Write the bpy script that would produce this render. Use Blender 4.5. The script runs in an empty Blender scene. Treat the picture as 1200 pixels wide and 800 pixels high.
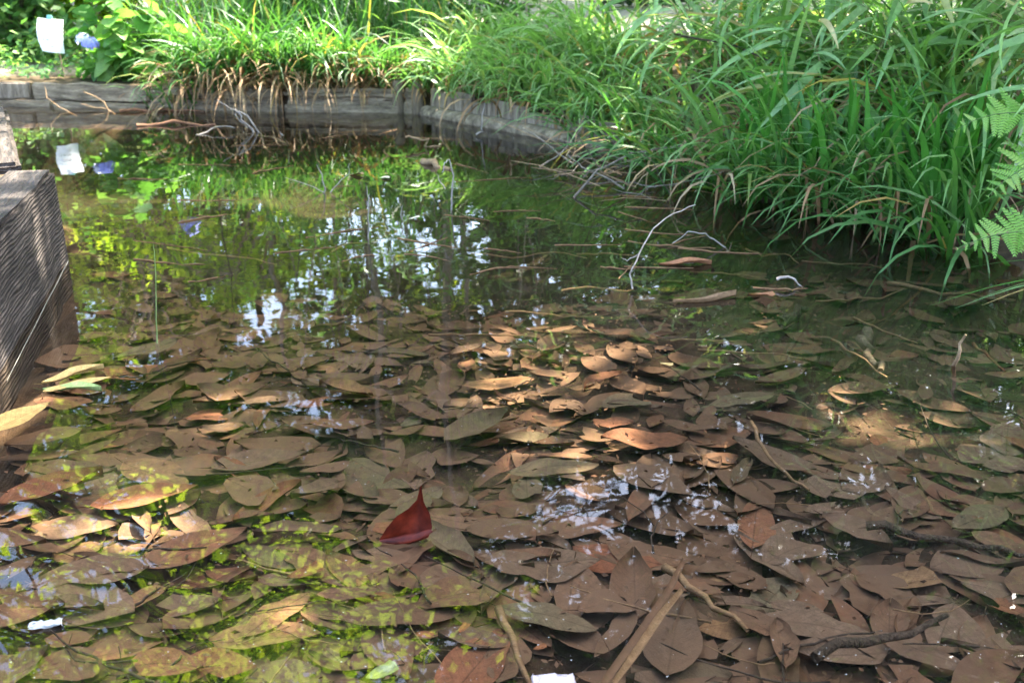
import bpy, bmesh, math
import numpy as np
from mathutils import Vector, Matrix, Euler

R = math.radians
rng = np.random.default_rng(11)
sc = bpy.context.scene
col = sc.collection

# ------------------------------------------------------------------ camera
CAM_H, PITCH, FPX = 0.90, R(20.3), 1218.0
cam_d = bpy.data.cameras.new('camera'); cam = bpy.data.objects.new('camera', cam_d); col.objects.link(cam)
cam.location = (0, 0, CAM_H); cam.rotation_euler = (R(90) - PITCH, 0, 0)
cam_d.sensor_width = 36.0; cam_d.lens = 36.0 * FPX / 1200.0
cam_d.clip_start = 0.05; cam_d.clip_end = 2000
cam_d.dof.use_dof = True; cam_d.dof.focus_distance = 2.1; cam_d.dof.aperture_fstop = 7.0
sc.camera = cam

# ------------------------------------------------------------------ light
SUN_EL, SUN_AZ = R(56), R(48)            # azimuth from +Y towards +X
SUN = np.array([math.sin(SUN_AZ) * math.cos(SUN_EL), math.cos(SUN_AZ) * math.cos(SUN_EL), math.sin(SUN_EL)])
world = bpy.data.worlds.new('World'); sc.world = world; world.use_nodes = True
wn = world.node_tree.nodes; wl = world.node_tree.links
sky = wn.new('ShaderNodeTexSky'); sky.sky_type = 'NISHITA'; sky.sun_disc = False
sky.sun_elevation = SUN_EL; sky.sun_rotation = SUN_AZ
sky.air_density = 1.0; sky.dust_density = 3.0; sky.ozone_density = 1.0
wl.new(sky.outputs[0], wn['Background'].inputs[0]); wn['Background'].inputs[1].default_value = 0.15
sun_d = bpy.data.lights.new('sun', 'SUN'); sun_d.energy = 4.3; sun_d.angle = R(0.53); sun_d.color = (1.0, 0.93, 0.82)
sun_o = bpy.data.objects.new('sun', sun_d); col.objects.link(sun_o)
sun_o.rotation_euler = Vector(-SUN).to_track_quat('-Z', 'Y').to_euler(); sun_o.location = (6, 6, 12)
sc.view_settings.view_transform = 'Standard'; sc.view_settings.look = 'None'
sc.view_settings.exposure = 3.4; sc.view_settings.gamma = 1.0
sc.cycles.use_denoising = True
sc.cycles.max_bounces = 7; sc.cycles.diffuse_bounces = 3; sc.cycles.glossy_bounces = 3
sc.cycles.transmission_bounces = 4; sc.cycles.transparent_max_bounces = 12
sc.cycles.caustics_reflective = False; sc.cycles.caustics_refractive = False
sc.cycles.sample_clamp_indirect = 6.0

# ------------------------------------------------------------------ pixel -> place
CF = np.array([0, math.cos(PITCH), -math.sin(PITCH)]); CU = np.array([0, math.sin(PITCH), math.cos(PITCH)])
def ray(x, y): return CF + CU * ((400 - y) / FPX) + np.array([1, 0, 0]) * ((x - 600) / FPX)
def gp(x, y, z=0.0):                       # where the view through a pixel meets the level z
    d = ray(x, y); return np.array([0, 0, CAM_H]) + d * ((z - CAM_H) / d[2])
def at(x, y, Y):                           # ... and where it meets the upright plane at distance Y
    d = ray(x, y); return np.array([0, 0, CAM_H]) + d * (Y / d[1])

# ------------------------------------------------------------------ materials
def new_mat(name):
    m = bpy.data.materials.new(name); m.use_nodes = True
    nt = m.node_tree; return m, nt, nt.nodes, nt.links, nt.nodes['Principled BSDF']
def ramp(nodes, stops):
    r = nodes.new('ShaderNodeValToRGB'); e = r.color_ramp.elements
    while len(e) < len(stops): e.new(0.5)
    for i, (p, c) in enumerate(stops): e[i].position = p; e[i].color = (*c, 1)
    return r
def rnd_value(nodes, links):               # one random number per leaf / blade / object
    a = nodes.new('ShaderNodeAttribute'); a.attribute_name = 'rnd'
    o = nodes.new('ShaderNodeObjectInfo'); s = nodes.new('ShaderNodeMath'); s.operation = 'ADD'
    f = nodes.new('ShaderNodeMath'); f.operation = 'FRACT'
    links.new(a.outputs['Fac'], s.inputs[0]); links.new(o.outputs['Random'], s.inputs[1]); links.new(s.outputs[0], f.inputs[0])
    return f.outputs[0]
def mul_noise(nodes, links, colour, scale, lo, hi, detail=4, coord='Object', stretch=None):
    tc = nodes.new('ShaderNodeTexCoord'); n = nodes.new('ShaderNodeTexNoise')
    n.inputs['Scale'].default_value = scale; n.inputs['Detail'].default_value = detail; n.inputs['Roughness'].default_value = 0.62
    src = tc.outputs[coord]
    if stretch:
        mp = nodes.new('ShaderNodeMapping'); mp.inputs['Scale'].default_value = stretch; links.new(src, mp.inputs[0]); src = mp.outputs[0]
    links.new(src, n.inputs['Vector'])
    mr = nodes.new('ShaderNodeMapRange'); mr.inputs[1].default_value = 0.28; mr.inputs[2].default_value = 0.72
    mr.inputs[3].default_value = lo; mr.inputs[4].default_value = hi; links.new(n.outputs['Fac'], mr.inputs[0])
    mx = nodes.new('ShaderNodeMix'); mx.data_type = 'RGBA'; mx.blend_type = 'MULTIPLY'; mx.inputs[0].default_value = 1
    links.new(colour, mx.inputs[6]); links.new(mr.outputs[0], mx.inputs[7])
    return mx.outputs[2], n.outputs['Fac']
def add_bump(nodes, links, bsdf, fac, strength, dist):
    b = nodes.new('ShaderNodeBump'); b.inputs['Strength'].default_value = strength; b.inputs['Distance'].default_value = dist
    links.new(fac, b.inputs['Height']); links.new(b.outputs[0], bsdf.inputs['Normal'])

def foliage_mat(name, stops, trans=0.35, rough=0.42, tint=(0.95, 1.1, 0.5), spec=0.4):
    m, nt, N, L, P = new_mat(name)
    rp = ramp(N, stops); L.new(rnd_value(N, L), rp.inputs[0])
    c, _ = mul_noise(N, L, rp.outputs[0], 14, 0.72, 1.2)
    L.new(c, P.inputs['Base Color']); P.inputs['Roughness'].default_value = rough; P.inputs['Specular IOR Level'].default_value = spec
    t = N.new('ShaderNodeBsdfTranslucent'); tm = N.new('ShaderNodeMix'); tm.data_type = 'RGBA'; tm.blend_type = 'MULTIPLY'; tm.inputs[0].default_value = 1
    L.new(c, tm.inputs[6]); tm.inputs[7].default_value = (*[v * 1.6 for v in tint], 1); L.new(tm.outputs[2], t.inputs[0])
    mx = N.new('ShaderNodeMixShader'); mx.inputs[0].default_value = trans
    L.new(P.outputs[0], mx.inputs[1]); L.new(t.outputs[0], mx.inputs[2]); L.new(mx.outputs[0], N['Material Output'].inputs[0])
    return m
M = {}
M['sedge'] = foliage_mat('sedge', [(0, (0.035, 0.1, 0.022)), (0.45, (0.06, 0.16, 0.035)), (0.8, (0.09, 0.2, 0.06)), (0.95, (0.14, 0.22, 0.05)), (0.98, (0.34, 0.22, 0.05)), (1, (0.27, 0.17, 0.09))])
M['sedge_pale'] = foliage_mat('sedge_pale', [(0, (0.1, 0.2, 0.05)), (0.5, (0.155, 0.29, 0.085)), (0.85, (0.22, 0.36, 0.14)), (0.96, (0.24, 0.32, 0.1)), (1, (0.4, 0.28, 0.11))], rough=0.4, spec=0.45)
M['straw'] = foliage_mat('straw', [(0, (0.16, 0.085, 0.035)), (0.5, (0.26, 0.15, 0.07)), (0.9, (0.36, 0.26, 0.15)), (1, (0.4, 0.24, 0.06))], trans=0.2, rough=0.7, tint=(1, 0.9, 0.7))
M['bamboo_leaf'] = foliage_mat('bamboo_leaf', [(0, (0.1, 0.2, 0.05)), (0.5, (0.155, 0.3, 0.09)), (0.88, (0.23, 0.38, 0.16)), (0.95, (0.4, 0.35, 0.12)), (1, (0.46, 0.38, 0.22))], rough=0.38, spec=0.5)
M['iris'] = foliage_mat('iris', [(0, (0.04, 0.15, 0.02)), (0.6, (0.065, 0.21, 0.03)), (1, (0.1, 0.27, 0.05))], trans=0.3)
M['fern'] = foliage_mat('fern', [(0, (0.15, 0.31, 0.05)), (0.7, (0.22, 0.38, 0.075)), (1, (0.3, 0.42, 0.1))], trans=0.35)
M['hydrangea'] = foliage_mat('hydrangea', [(0, (0.07, 0.18, 0.045)), (0.5, (0.12, 0.26, 0.06)), (1, (0.2, 0.34, 0.08))], trans=0.45)
M['tree_leaf'] = foliage_mat('tree_leaf', [(0, (0.045, 0.11, 0.022)), (0.6, (0.075, 0.155, 0.032)), (1, (0.12, 0.2, 0.045))], trans=0.45)
M['bright_leaf'] = foliage_mat('bright_leaf', [(0, (0.1, 0.19, 0.03)), (0.6, (0.15, 0.26, 0.045)), (1, (0.23, 0.32, 0.06))], trans=0.55, tint=(1.35, 1.3, 0.4))  # greens lifted above tree_leaf to look sunlit in the water
M['sunlit_leaf'] = foliage_mat('sunlit_leaf', [(0, (0.16, 0.27, 0.035)), (0.6, (0.22, 0.33, 0.045)), (1, (0.3, 0.38, 0.06))], trans=0.7, tint=(1.25, 1.25, 0.4))  # lighter leaf copy, sunlight put into the colour of backlit crowns and shrubs
M['dark_leaf'] = foliage_mat('dark_leaf', [(0, (0.018, 0.05, 0.014)), (0.6, (0.03, 0.075, 0.018)), (1, (0.05, 0.1, 0.03))], trans=0.3)
M['cover'] = foliage_mat('cover', [(0, (0.06, 0.16, 0.05)), (0.5, (0.1, 0.22, 0.06)), (1, (0.2, 0.3, 0.1))], trans=0.35)

def litter_mat(name, stops, silt=0.5, mottle=(0.6, 1.25), veins=True):
    m, nt, N, L, P = new_mat(name)
    rp = ramp(N, stops); L.new(rnd_value(N, L), rp.inputs[0])
    c, f = mul_noise(N, L, rp.outputs[0], 9, *mottle)
    c, f2 = mul_noise(N, L, c, 70, 0.8, 1.2, detail=5)
    tc = N.new('ShaderNodeTexCoord')
    if veins:                                # midrib and side veins, along the leaf's own axes
        sx = N.new('ShaderNodeSeparateXYZ'); L.new(tc.outputs['Object'], sx.inputs[0])
        ab = N.new('ShaderNodeMath'); ab.operation = 'ABSOLUTE'; L.new(sx.outputs[1], ab.inputs[0])
        rib = N.new('ShaderNodeMapRange'); rib.inputs[1].default_value = 0.004; rib.inputs[2].default_value = 0.012; rib.inputs[3].default_value = 0.62; rib.inputs[4].default_value = 1.0; L.new(ab.outputs[0], rib.inputs[0])
        k1 = N.new('ShaderNodeMath'); k1.operation = 'MULTIPLY_ADD'; k1.inputs[1].default_value = -0.9; L.new(ab.outputs[0], k1.inputs[0]); L.new(sx.outputs[0], k1.inputs[2])
        k2 = N.new('ShaderNodeMath'); k2.operation = 'MULTIPLY'; k2.inputs[1].default_value = 75; L.new(k1.outputs[0], k2.inputs[0]); k3 = N.new('ShaderNodeMath'); k3.operation = 'SINE'; L.new(k2.outputs[0], k3.inputs[0])
        sv = N.new('ShaderNodeMapRange'); sv.inputs[1].default_value = 0.8; sv.inputs[2].default_value = 1.0; sv.inputs[3].default_value = 1.0; sv.inputs[4].default_value = 0.82; L.new(k3.outputs[0], sv.inputs[0])
        vm = N.new('ShaderNodeMath'); vm.operation = 'MULTIPLY'; L.new(rib.outputs[0], vm.inputs[0]); L.new(sv.outputs[0], vm.inputs[1])
        vx = N.new('ShaderNodeMix'); vx.data_type = 'RGBA'; vx.blend_type = 'MULTIPLY'; vx.inputs[0].default_value = 1; L.new(c, vx.inputs[6]); L.new(vm.outputs[0], vx.inputs[7]); c = vx.outputs[2]
    # silt film settled in patches
    tc = N.new('ShaderNodeTexCoord'); ns = N.new('ShaderNodeTexNoise'); ns.inputs['Scale'].default_value = 16; ns.inputs['Detail'].default_value = 6
    gm = N.new('ShaderNodeNewGeometry'); ns.inputs['Scale'].default_value = 8; ns.inputs['Roughness'].default_value = 0.7
    L.new(gm.outputs['Position'], ns.inputs['Vector'])
    mr = N.new('ShaderNodeMapRange'); mr.inputs[1].default_value = 0.38; mr.inputs[2].default_value = 0.58; mr.inputs[4].default_value = silt
    L.new(ns.outputs['Fac'], mr.inputs[0])
    mx = N.new('ShaderNodeMix'); mx.data_type = 'RGBA'; L.new(mr.outputs[0], mx.inputs[0]); L.new(c, mx.inputs[6]); mx.inputs[7].default_value = (0.145, 0.093, 0.06, 1)
    L.new(mx.outputs[2], P.inputs['Base Color']); P.inputs['Roughness'].default_value = 0.8; P.inputs['Specular IOR Level'].default_value = 0.15
    add_bump(N, L, P, f2, 0.35, 0.004)
    return m
M['litter'] = litter_mat('litter', [(0, (0.104, 0.061, 0.036)), (0.3, (0.165, 0.096, 0.058)), (0.55, (0.181, 0.110, 0.069)), (0.8, (0.224, 0.106, 0.060)), (0.95, (0.155, 0.098, 0.057)), (1, (0.121, 0.086, 0.048))], silt=0.88)
M['litter_bed'] = litter_mat('litter_bed', [(0, (0.081, 0.048, 0.028)), (0.3, (0.129, 0.075, 0.045)), (0.55, (0.142, 0.085, 0.053)), (0.8, (0.176, 0.083, 0.046)), (1, (0.095, 0.066, 0.037))], silt=0.88, veins=False)
M['litter_grey'] = litter_mat('litter_grey', [(0, (0.147, 0.102, 0.070)), (0.5, (0.170, 0.120, 0.084)), (1, (0.192, 0.133, 0.092))], silt=0.72)
M['litter_red'] = litter_mat('litter_red', [(0, (0.215, 0.084, 0.045)), (0.5, (0.241, 0.111, 0.061)), (1, (0.179, 0.078, 0.043))], silt=0.35)
M['litter_green'] = litter_mat('litter_green', [(0, (0.12, 0.105, 0.06)), (1, (0.15, 0.128, 0.08))], silt=0.5)
M['litter_tan'] = litter_mat('litter_tan', [(0, (0.282, 0.176, 0.090)), (1, (0.244, 0.139, 0.071))], silt=0.2)
M['orange'] = litter_mat('orange_leaf', [(0, (0.3, 0.13, 0.06)), (1, (0.26, 0.12, 0.06))], silt=0.1)
M['yellow'] = litter_mat('yellow_leaf', [(0, (0.45, 0.27, 0.075)), (0.5, (0.5, 0.33, 0.12)), (1, (0.4, 0.28, 0.1))], silt=0.0)
M['pale'] = litter_mat('pale_leaf', [(0, (0.62, 0.57, 0.4)), (1, (0.7, 0.6, 0.42))], silt=0.0, mottle=(0.85, 1.1))
M['palegreen'] = litter_mat('pale_green_leaf', [(0, (0.3, 0.42, 0.13)), (1, (0.36, 0.45, 0.16))], silt=0.05)
m, nt, N, L, P = new_mat('crimson_leaf'); M['crimson'] = m
rp = ramp(N, [(0.3, (0.04, 0.006, 0.004)), (0.7, (0.15, 0.02, 0.008))]); tc = N.new('ShaderNodeTexCoord'); ns = N.new('ShaderNodeTexNoise'); ns.inputs['Scale'].default_value = 25
L.new(tc.outputs['Object'], ns.inputs[0]); L.new(ns.outputs['Fac'], rp.inputs[0])
c, f = mul_noise(N, L, rp.outputs[0], 60, 0.45, 1.3); L.new(c, P.inputs['Base Color']); P.inputs['Roughness'].default_value = 0.42; P.inputs['Specular IOR Level'].default_value = 0.18
add_bump(N, L, P, f, 0.5, 0.003)
ct = N.new('ShaderNodeBsdfTranslucent'); ct.inputs[0].default_value = (0.42, 0.045, 0.01, 1); cm = N.new('ShaderNodeMixShader'); cm.inputs[0].default_value = 0.06; L.new(P.outputs[0], cm.inputs[1]); L.new(ct.outputs[0], cm.inputs[2]); L.new(cm.outputs[0], N['Material Output'].inputs[0])

def solid_mat(name, stops, scale=8, rough=0.85, stretch=None, bump=0.4, bdist=0.01, grain=None):
    m, nt, N, L, P = new_mat(name)
    tc = N.new('ShaderNodeTexCoord'); mp = N.new('ShaderNodeMapping'); n = N.new('ShaderNodeTexNoise')
    L.new(tc.outputs['Object'], mp.inputs[0]); L.new(mp.outputs[0], n.inputs['Vector'])
    if stretch: mp.inputs['Scale'].default_value = stretch
    n.inputs['Scale'].default_value = scale; n.inputs['Detail'].default_value = 8; n.inputs['Roughness'].default_value = 0.65
    rp = ramp(N, stops); L.new(n.outputs['Fac'], rp.inputs[0])
    c, f = mul_noise(N, L, rp.outputs[0], scale * 6, 0.7, 1.25, stretch=stretch)
    L.new(c, P.inputs['Base Color']); P.inputs['Roughness'].default_value = rough; P.inputs['Specular IOR Level'].default_value = 0.25
    h = f
    if grain:
        w = N.new('ShaderNodeTexWave'); w.wave_type = 'BANDS'; w.bands_direction = 'Z'; w.inputs['Scale'].default_value = grain
        w.inputs['Distortion'].default_value = 7; w.inputs['Detail'].default_value = 4; w.inputs['Detail Scale'].default_value = 1.6
        L.new(mp.outputs[0], w.inputs['Vector'])
        mr = N.new('ShaderNodeMapRange'); mr.inputs[3].default_value = 0.62; mr.inputs[4].default_value = 1.1; L.new(w.outputs['Fac'], mr.inputs[0])
        mx = N.new('ShaderNodeMix'); mx.data_type = 'RGBA'; mx.blend_type = 'MULTIPLY'; mx.inputs[0].default_value = 1
        L.new(c, mx.inputs[6]); L.new(mr.outputs[0], mx.inputs[7]); L.new(mx.outputs[2], P.inputs['Base Color']); h = w.outputs['Fac']
    add_bump(N, L, P, h, bump, bdist)
    return m
M['timber'] = solid_mat('old_timber', [(0.32, (0.012, 0.009, 0.007)), (0.45, (0.042, 0.033, 0.027)), (0.6, (0.075, 0.06, 0.05)), (0.75, (0.14, 0.115, 0.095))], scale=5, stretch=(1, 7, 7), bump=0.8, bdist=0.008, grain=4)
M['board'] = solid_mat('edge_board', [(0.3, (0.07, 0.055, 0.04)), (0.5, (0.2, 0.16, 0.12)), (0.7, (0.32, 0.265, 0.2))], scale=6, stretch=(5, 5, 1), bump=0.5, bdist=0.005)
M['log'] = solid_mat('edge_log', [(0.3, (0.055, 0.042, 0.03)), (0.5, (0.19, 0.15, 0.105)), (0.7, (0.36, 0.29, 0.2))], scale=6, stretch=(1, 5, 5), bump=0.6)
M['post'] = solid_mat('stake', [(0.3, (0.07, 0.055, 0.04)), (0.55, (0.17, 0.13, 0.09)), (0.75, (0.26, 0.21, 0.15))], scale=9, stretch=(5, 5, 1), bump=0.7)
M['bark'] = solid_mat('bark', [(0.3, (0.05, 0.04, 0.03)), (0.6, (0.13, 0.1, 0.075)), (0.8, (0.22, 0.18, 0.14))], scale=6, stretch=(4, 4, 1), bump=0.9, bdist=0.02)
M['pale_bark'] = solid_mat('pale_bark', [(0.3, (0.2, 0.16, 0.11)), (0.6, (0.34, 0.28, 0.2)), (0.8, (0.45, 0.39, 0.3))], scale=6, stretch=(4, 4, 1))
M['twig'] = solid_mat('grey_twig', [(0.3, (0.07, 0.055, 0.042)), (0.55, (0.2, 0.165, 0.13)), (0.8, (0.34, 0.29, 0.24))], scale=30)
M['twig_pale'] = solid_mat('pale_twig', [(0.3, (0.16, 0.13, 0.1)), (0.6, (0.34, 0.29, 0.25)), (0.8, (0.48, 0.43, 0.37))], scale=30)
M['twig_dark'] = solid_mat('dark_twig', [(0.3, (0.03, 0.024, 0.02)), (0.6, (0.08, 0.06, 0.045)), (0.8, (0.14, 0.11, 0.08))], scale=30)
M['stick_tan'] = solid_mat('tan_stick', [(0.3, (0.18, 0.11, 0.06)), (0.6, (0.3, 0.2, 0.11)), (0.8, (0.38, 0.27, 0.15))], scale=14, stretch=(1, 5, 5))
M['straw_wet'] = solid_mat('wet_straw', [(0.3, (0.1, 0.05, 0.025)), (0.6, (0.22, 0.12, 0.055)), (0.8, (0.3, 0.19, 0.09))], scale=14)
M['culm'] = solid_mat('bamboo_culm', [(0.3, (0.09, 0.13, 0.05)), (0.6, (0.2, 0.2, 0.09)), (0.8, (0.33, 0.28, 0.15))], scale=10, rough=0.5)
M['stem'] = solid_mat('green_stem', [(0.3, (0.06, 0.13, 0.03)), (0.7, (0.15, 0.2, 0.07))], scale=20)
def plain(name, c, rough=0.6, spec=0.4):
    m, nt, N, L, P = new_mat(name); rgb = N.new('ShaderNodeRGB'); rgb.outputs[0].default_value = (*c, 1)
    o, f = mul_noise(N, L, rgb.outputs[0], 30, 0.9, 1.08); L.new(o, P.inputs['Base Color']); P.inputs['Roughness'].default_value = rough; P.inputs['Specular IOR Level'].default_value = spec
    return m
M['paper'] = plain('white_paper', (0.7, 0.71, 0.72), 0.45); M['ink'] = plain('grey_ink', (0.05, 0.05, 0.06)); M['clip'] = plain('teal_clip', (0.22, 0.52, 0.55), 0.35)
M['petal'] = plain('blue_petal', (0.25, 0.28, 0.72)); M['petal_pale'] = plain('pale_petal', (0.55, 0.58, 0.8)); M['pinkpaper'] = plain('pink_paper', (0.36, 0.3, 0.29)); M['scrap'] = plain('dull_white', (0.4, 0.4, 0.37))
M['speck'] = plain('speck', (0.42, 0.4, 0.35)); M['silk'] = plain('silk', (0.25, 0.24, 0.2))

# ground: muck on the bed (darkened for shaded gaps and depth), soil and dry leaf crumbs on the banks, pale gravel path behind
m, nt, N, L, P = new_mat('soil'); M['soil'] = m
geo = N.new('ShaderNodeNewGeometry'); sep = N.new('ShaderNodeSeparateXYZ'); L.new(geo.outputs['Position'], sep.inputs[0])
n1 = N.new('ShaderNodeTexNoise'); n1.inputs['Scale'].default_value = 7; n1.inputs['Detail'].default_value = 9; n1.inputs['Roughness'].default_value = 0.7
L.new(geo.outputs['Position'], n1.inputs['Vector'])
soil = ramp(N, [(0.3, (0.03, 0.022, 0.014)), (0.5, (0.075, 0.055, 0.034)), (0.7, (0.14, 0.1, 0.06))]); L.new(n1.outputs['Fac'], soil.inputs[0])
muck = ramp(N, [(0.32, (0.018, 0.013, 0.008)), (0.5, (0.05, 0.034, 0.022)), (0.7, (0.11, 0.072, 0.046))]); L.new(n1.outputs['Fac'], muck.inputs[0])  # mud darkened so gaps between the sunken leaves look shaded
deep_dark = N.new('ShaderNodeMapRange'); deep_dark.inputs[1].default_value = -0.30; deep_dark.inputs[2].default_value = -0.12; L.new(sep.outputs[2], deep_dark.inputs[0])  # bed colour darkens with depth, painting in the light lost in deep water
pm = N.new('ShaderNodeMix'); pm.data_type = 'RGBA'; L.new(deep_dark.outputs[0], pm.inputs[0]); pm.inputs[6].default_value = (0.022, 0.017, 0.009, 1); L.new(muck.outputs[0], pm.inputs[7])
zr = N.new('ShaderNodeMapRange'); zr.inputs[1].default_value = -0.02; zr.inputs[2].default_value = 0.03; L.new(sep.outputs[2], zr.inputs[0])
mx = N.new('ShaderNodeMix'); mx.data_type = 'RGBA'; L.new(zr.outputs[0], mx.inputs[0]); L.new(pm.outputs[2], mx.inputs[6]); L.new(soil.outputs[0], mx.inputs[7])
yr = N.new('ShaderNodeMapRange'); yr.inputs[1].default_value = 7.9; yr.inputs[2].default_value = 8.5
wob = N.new('ShaderNodeTexNoise'); wob.inputs['Scale'].default_value = 1.4; wob.inputs['Detail'].default_value = 5; L.new(geo.outputs['Position'], wob.inputs['Vector'])
ya = N.new('ShaderNodeMath'); ya.operation = 'MULTIPLY_ADD'; ya.inputs[1].default_value = 1.6; L.new(wob.outputs['Fac'], ya.inputs[0]); L.new(sep.outputs[1], ya.inputs[2]); L.new(ya.outputs[0], yr.inputs[0])
path = ramp(N, [(0.3, (0.36, 0.31, 0.22)), (0.7, (0.55, 0.49, 0.38))]); L.new(n1.outputs['Fac'], path.inputs[0])
mx2 = N.new('ShaderNodeMix'); mx2.data_type = 'RGBA'; L.new(yr.outputs[0], mx2.inputs[0]); L.new(mx.outputs[2], mx2.inputs[6]); L.new(path.outputs[0], mx2.inputs[7])
L.new(mx2.outputs[2], P.inputs['Base Color']); P.inputs['Roughness'].default_value = 0.95; P.inputs['Specular IOR Level'].default_value = 0.1
add_bump(N, L, P, n1.outputs['Fac'], 0.8, 0.03)

# still water: clear with a brown tint, mirror by Fresnel, faint ripple
m, nt, N, L, P = new_mat('pond_water'); M['water'] = m; N.remove(P)
fr = N.new('ShaderNodeFresnel'); fr.inputs['IOR'].default_value = 1.333
tr = N.new('ShaderNodeBsdfTransparent'); tr.inputs[0].default_value = (0.93, 0.87, 0.78, 1)
gl = N.new('ShaderNodeBsdfGlossy'); gl.inputs['Roughness'].default_value = 0.0; gl.inputs['Color'].default_value = (1, 1, 1, 1)
tc = N.new('ShaderNodeTexCoord'); ns = N.new('ShaderNodeTexNoise'); ns.inputs['Scale'].default_value = 5; ns.inputs['Detail'].default_value = 2
L.new(tc.outputs['Object'], ns.inputs['Vector']); bp = N.new('ShaderNodeBump'); bp.inputs['Strength'].default_value = 0.12; bp.inputs['Distance'].default_value = 0.006
L.new(ns.outputs['Fac'], bp.inputs['Height']); L.new(bp.outputs[0], gl.inputs['Normal'])
mx = N.new('ShaderNodeMixShader'); L.new(fr.outputs[0], mx.inputs[0]); L.new(tr.outputs[0], mx.inputs[1]); L.new(gl.outputs[0], mx.inputs[2])
fd = N.new('ShaderNodeBsdfDiffuse'); fd.inputs[0].default_value = (0.55, 0.5, 0.42, 1); fn = N.new('ShaderNodeTexNoise'); fn.inputs['Scale'].default_value = 2.2; fn.inputs['Detail'].default_value = 8; fn.inputs['Roughness'].default_value = 0.7
L.new(tc.outputs['Object'], fn.inputs['Vector']); fm = N.new('ShaderNodeMapRange'); fm.inputs[1].default_value = 0.35; fm.inputs[2].default_value = 0.75; fm.inputs[3].default_value = 0.0; fm.inputs[4].default_value = 0.011; L.new(fn.outputs['Fac'], fm.inputs[0])
m2 = N.new('ShaderNodeMixShader'); L.new(fm.outputs[0], m2.inputs[0]); L.new(mx.outputs[0], m2.inputs[1]); L.new(fd.outputs[0], m2.inputs[2])   # thin pale surface film, painted on for the haze of light scattered in murk
L.new(m2.outputs[0], N['Material Output'].inputs[0])

# ------------------------------------------------------------------ object helpers
def link(o, parent=None):
    col.objects.link(o)
    if parent is not None: o.parent = parent
    return o
def mesh_np(name, verts, faces, mat, rnd=None, smooth=False):
    verts = np.asarray(verts, dtype=np.float32); faces = np.asarray(faces, dtype=np.int32)
    me = bpy.data.meshes.new(name); k = faces.shape[1]
    me.vertices.add(len(verts)); me.vertices.foreach_set('co', verts.ravel())
    me.loops.add(faces.size); me.loops.foreach_set('vertex_index', faces.ravel())
    me.polygons.add(len(faces)); me.polygons.foreach_set('loop_start', np.arange(0, faces.size, k, dtype=np.int32))
    if smooth: me.polygons.foreach_set('use_smooth', np.ones(len(faces), dtype=bool))
    me.update(calc_edges=True)
    if rnd is not None:
        a = me.attributes.new('rnd', 'FLOAT', 'POINT'); a.data.foreach_set('value', np.asarray(rnd, dtype=np.float32))
    me.materials.append(M[mat] if isinstance(mat, str) else mat); return me
def obj(name, me, parent=None, loc=None, kind=None):
    o = bpy.data.objects.new(name, me); link(o, parent)
    if loc is not None: o.location = loc
    if kind: o['kind'] = kind
    return o
def tag(o, label, cat, group=None):
    o['label'] = label; o['category'] = cat
    if group: o['group'] = group
    return o
def thing(name, loc, label, cat, group=None):
    o = bpy.data.objects.new(name, None); o.empty_display_size = 0.1; link(o); o.location = loc
    return tag(o, label, cat, group)
class Geo:                                  # gathers quads for one mesh
    def __init__(s): s.v = []; s.f = []; s.r = []; s.n = 0
    def add(s, v, f, r=None):
        v = np.asarray(v, float).reshape(-1, 3); s.v.append(v); s.f.append(np.asarray(f) + s.n); s.n += len(v)
        s.r.append(np.zeros(len(v)) if r is None else np.broadcast_to(r, (len(v),)))
    def mesh(s, name, mat, smooth=False, origin=(0, 0, 0)):
        return mesh_np(name, np.concatenate(s.v) - np.asarray(origin), np.concatenate(s.f), mat, np.concatenate(s.r), smooth)
def tube(pts, radii, sides=6):
    pts = np.asarray(pts, float); n = len(pts); radii = np.broadcast_to(radii, (n,))
    t = np.gradient(pts, axis=0); t /= np.linalg.norm(t, axis=1)[:, None] + 1e-9
    up = np.where(np.abs(t[:, 2:3]) > 0.9, np.array([[1., 0, 0]]), np.array([[0, 0, 1.]]))
    a = np.cross(t, up); a /= np.linalg.norm(a, axis=1)[:, None]; b = np.cross(t, a)
    for i in range(1, n):
        if a[i] @ a[i - 1] < 0: a[i] *= -1; b[i] *= -1
    th = np.arange(sides) * 2 * math.pi / sides
    v = pts[:, None] + radii[:, None, None] * (np.cos(th)[None, :, None] * a[:, None] + np.sin(th)[None, :, None] * b[:, None])
    i, j = np.meshgrid(np.arange(n - 1), np.arange(sides), indexing='ij'); j2 = (j + 1) % sides
    f = np.stack([i * sides + j, i * sides + j2, (i + 1) * sides + j2, (i + 1) * sides + j], -1).reshape(-1, 4)
    v = v.reshape(-1, 3)                    # closed ends
    c = [[0, k, k + 1, sides - 1 if k + 2 >= sides else k + 2] for k in range(1, sides - 2, 2)] if sides > 3 else []
    if c:
        c = np.array(c); f = np.concatenate([f, c, c[:, ::-1] + (n - 1) * sides])
    return v, f
def wobble_path(p0, p1, n, amp, r=rng):
    t = np.linspace(0, 1, n)[:, None]; p = np.asarray(p0) * (1 - t) + np.asarray(p1) * t
    w = np.cumsum(r.normal(0, 1, (n, 3)), 0); w -= w[0] + (w[-1] - w[0]) * t
    return p + w * amp / math.sqrt(n)
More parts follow.
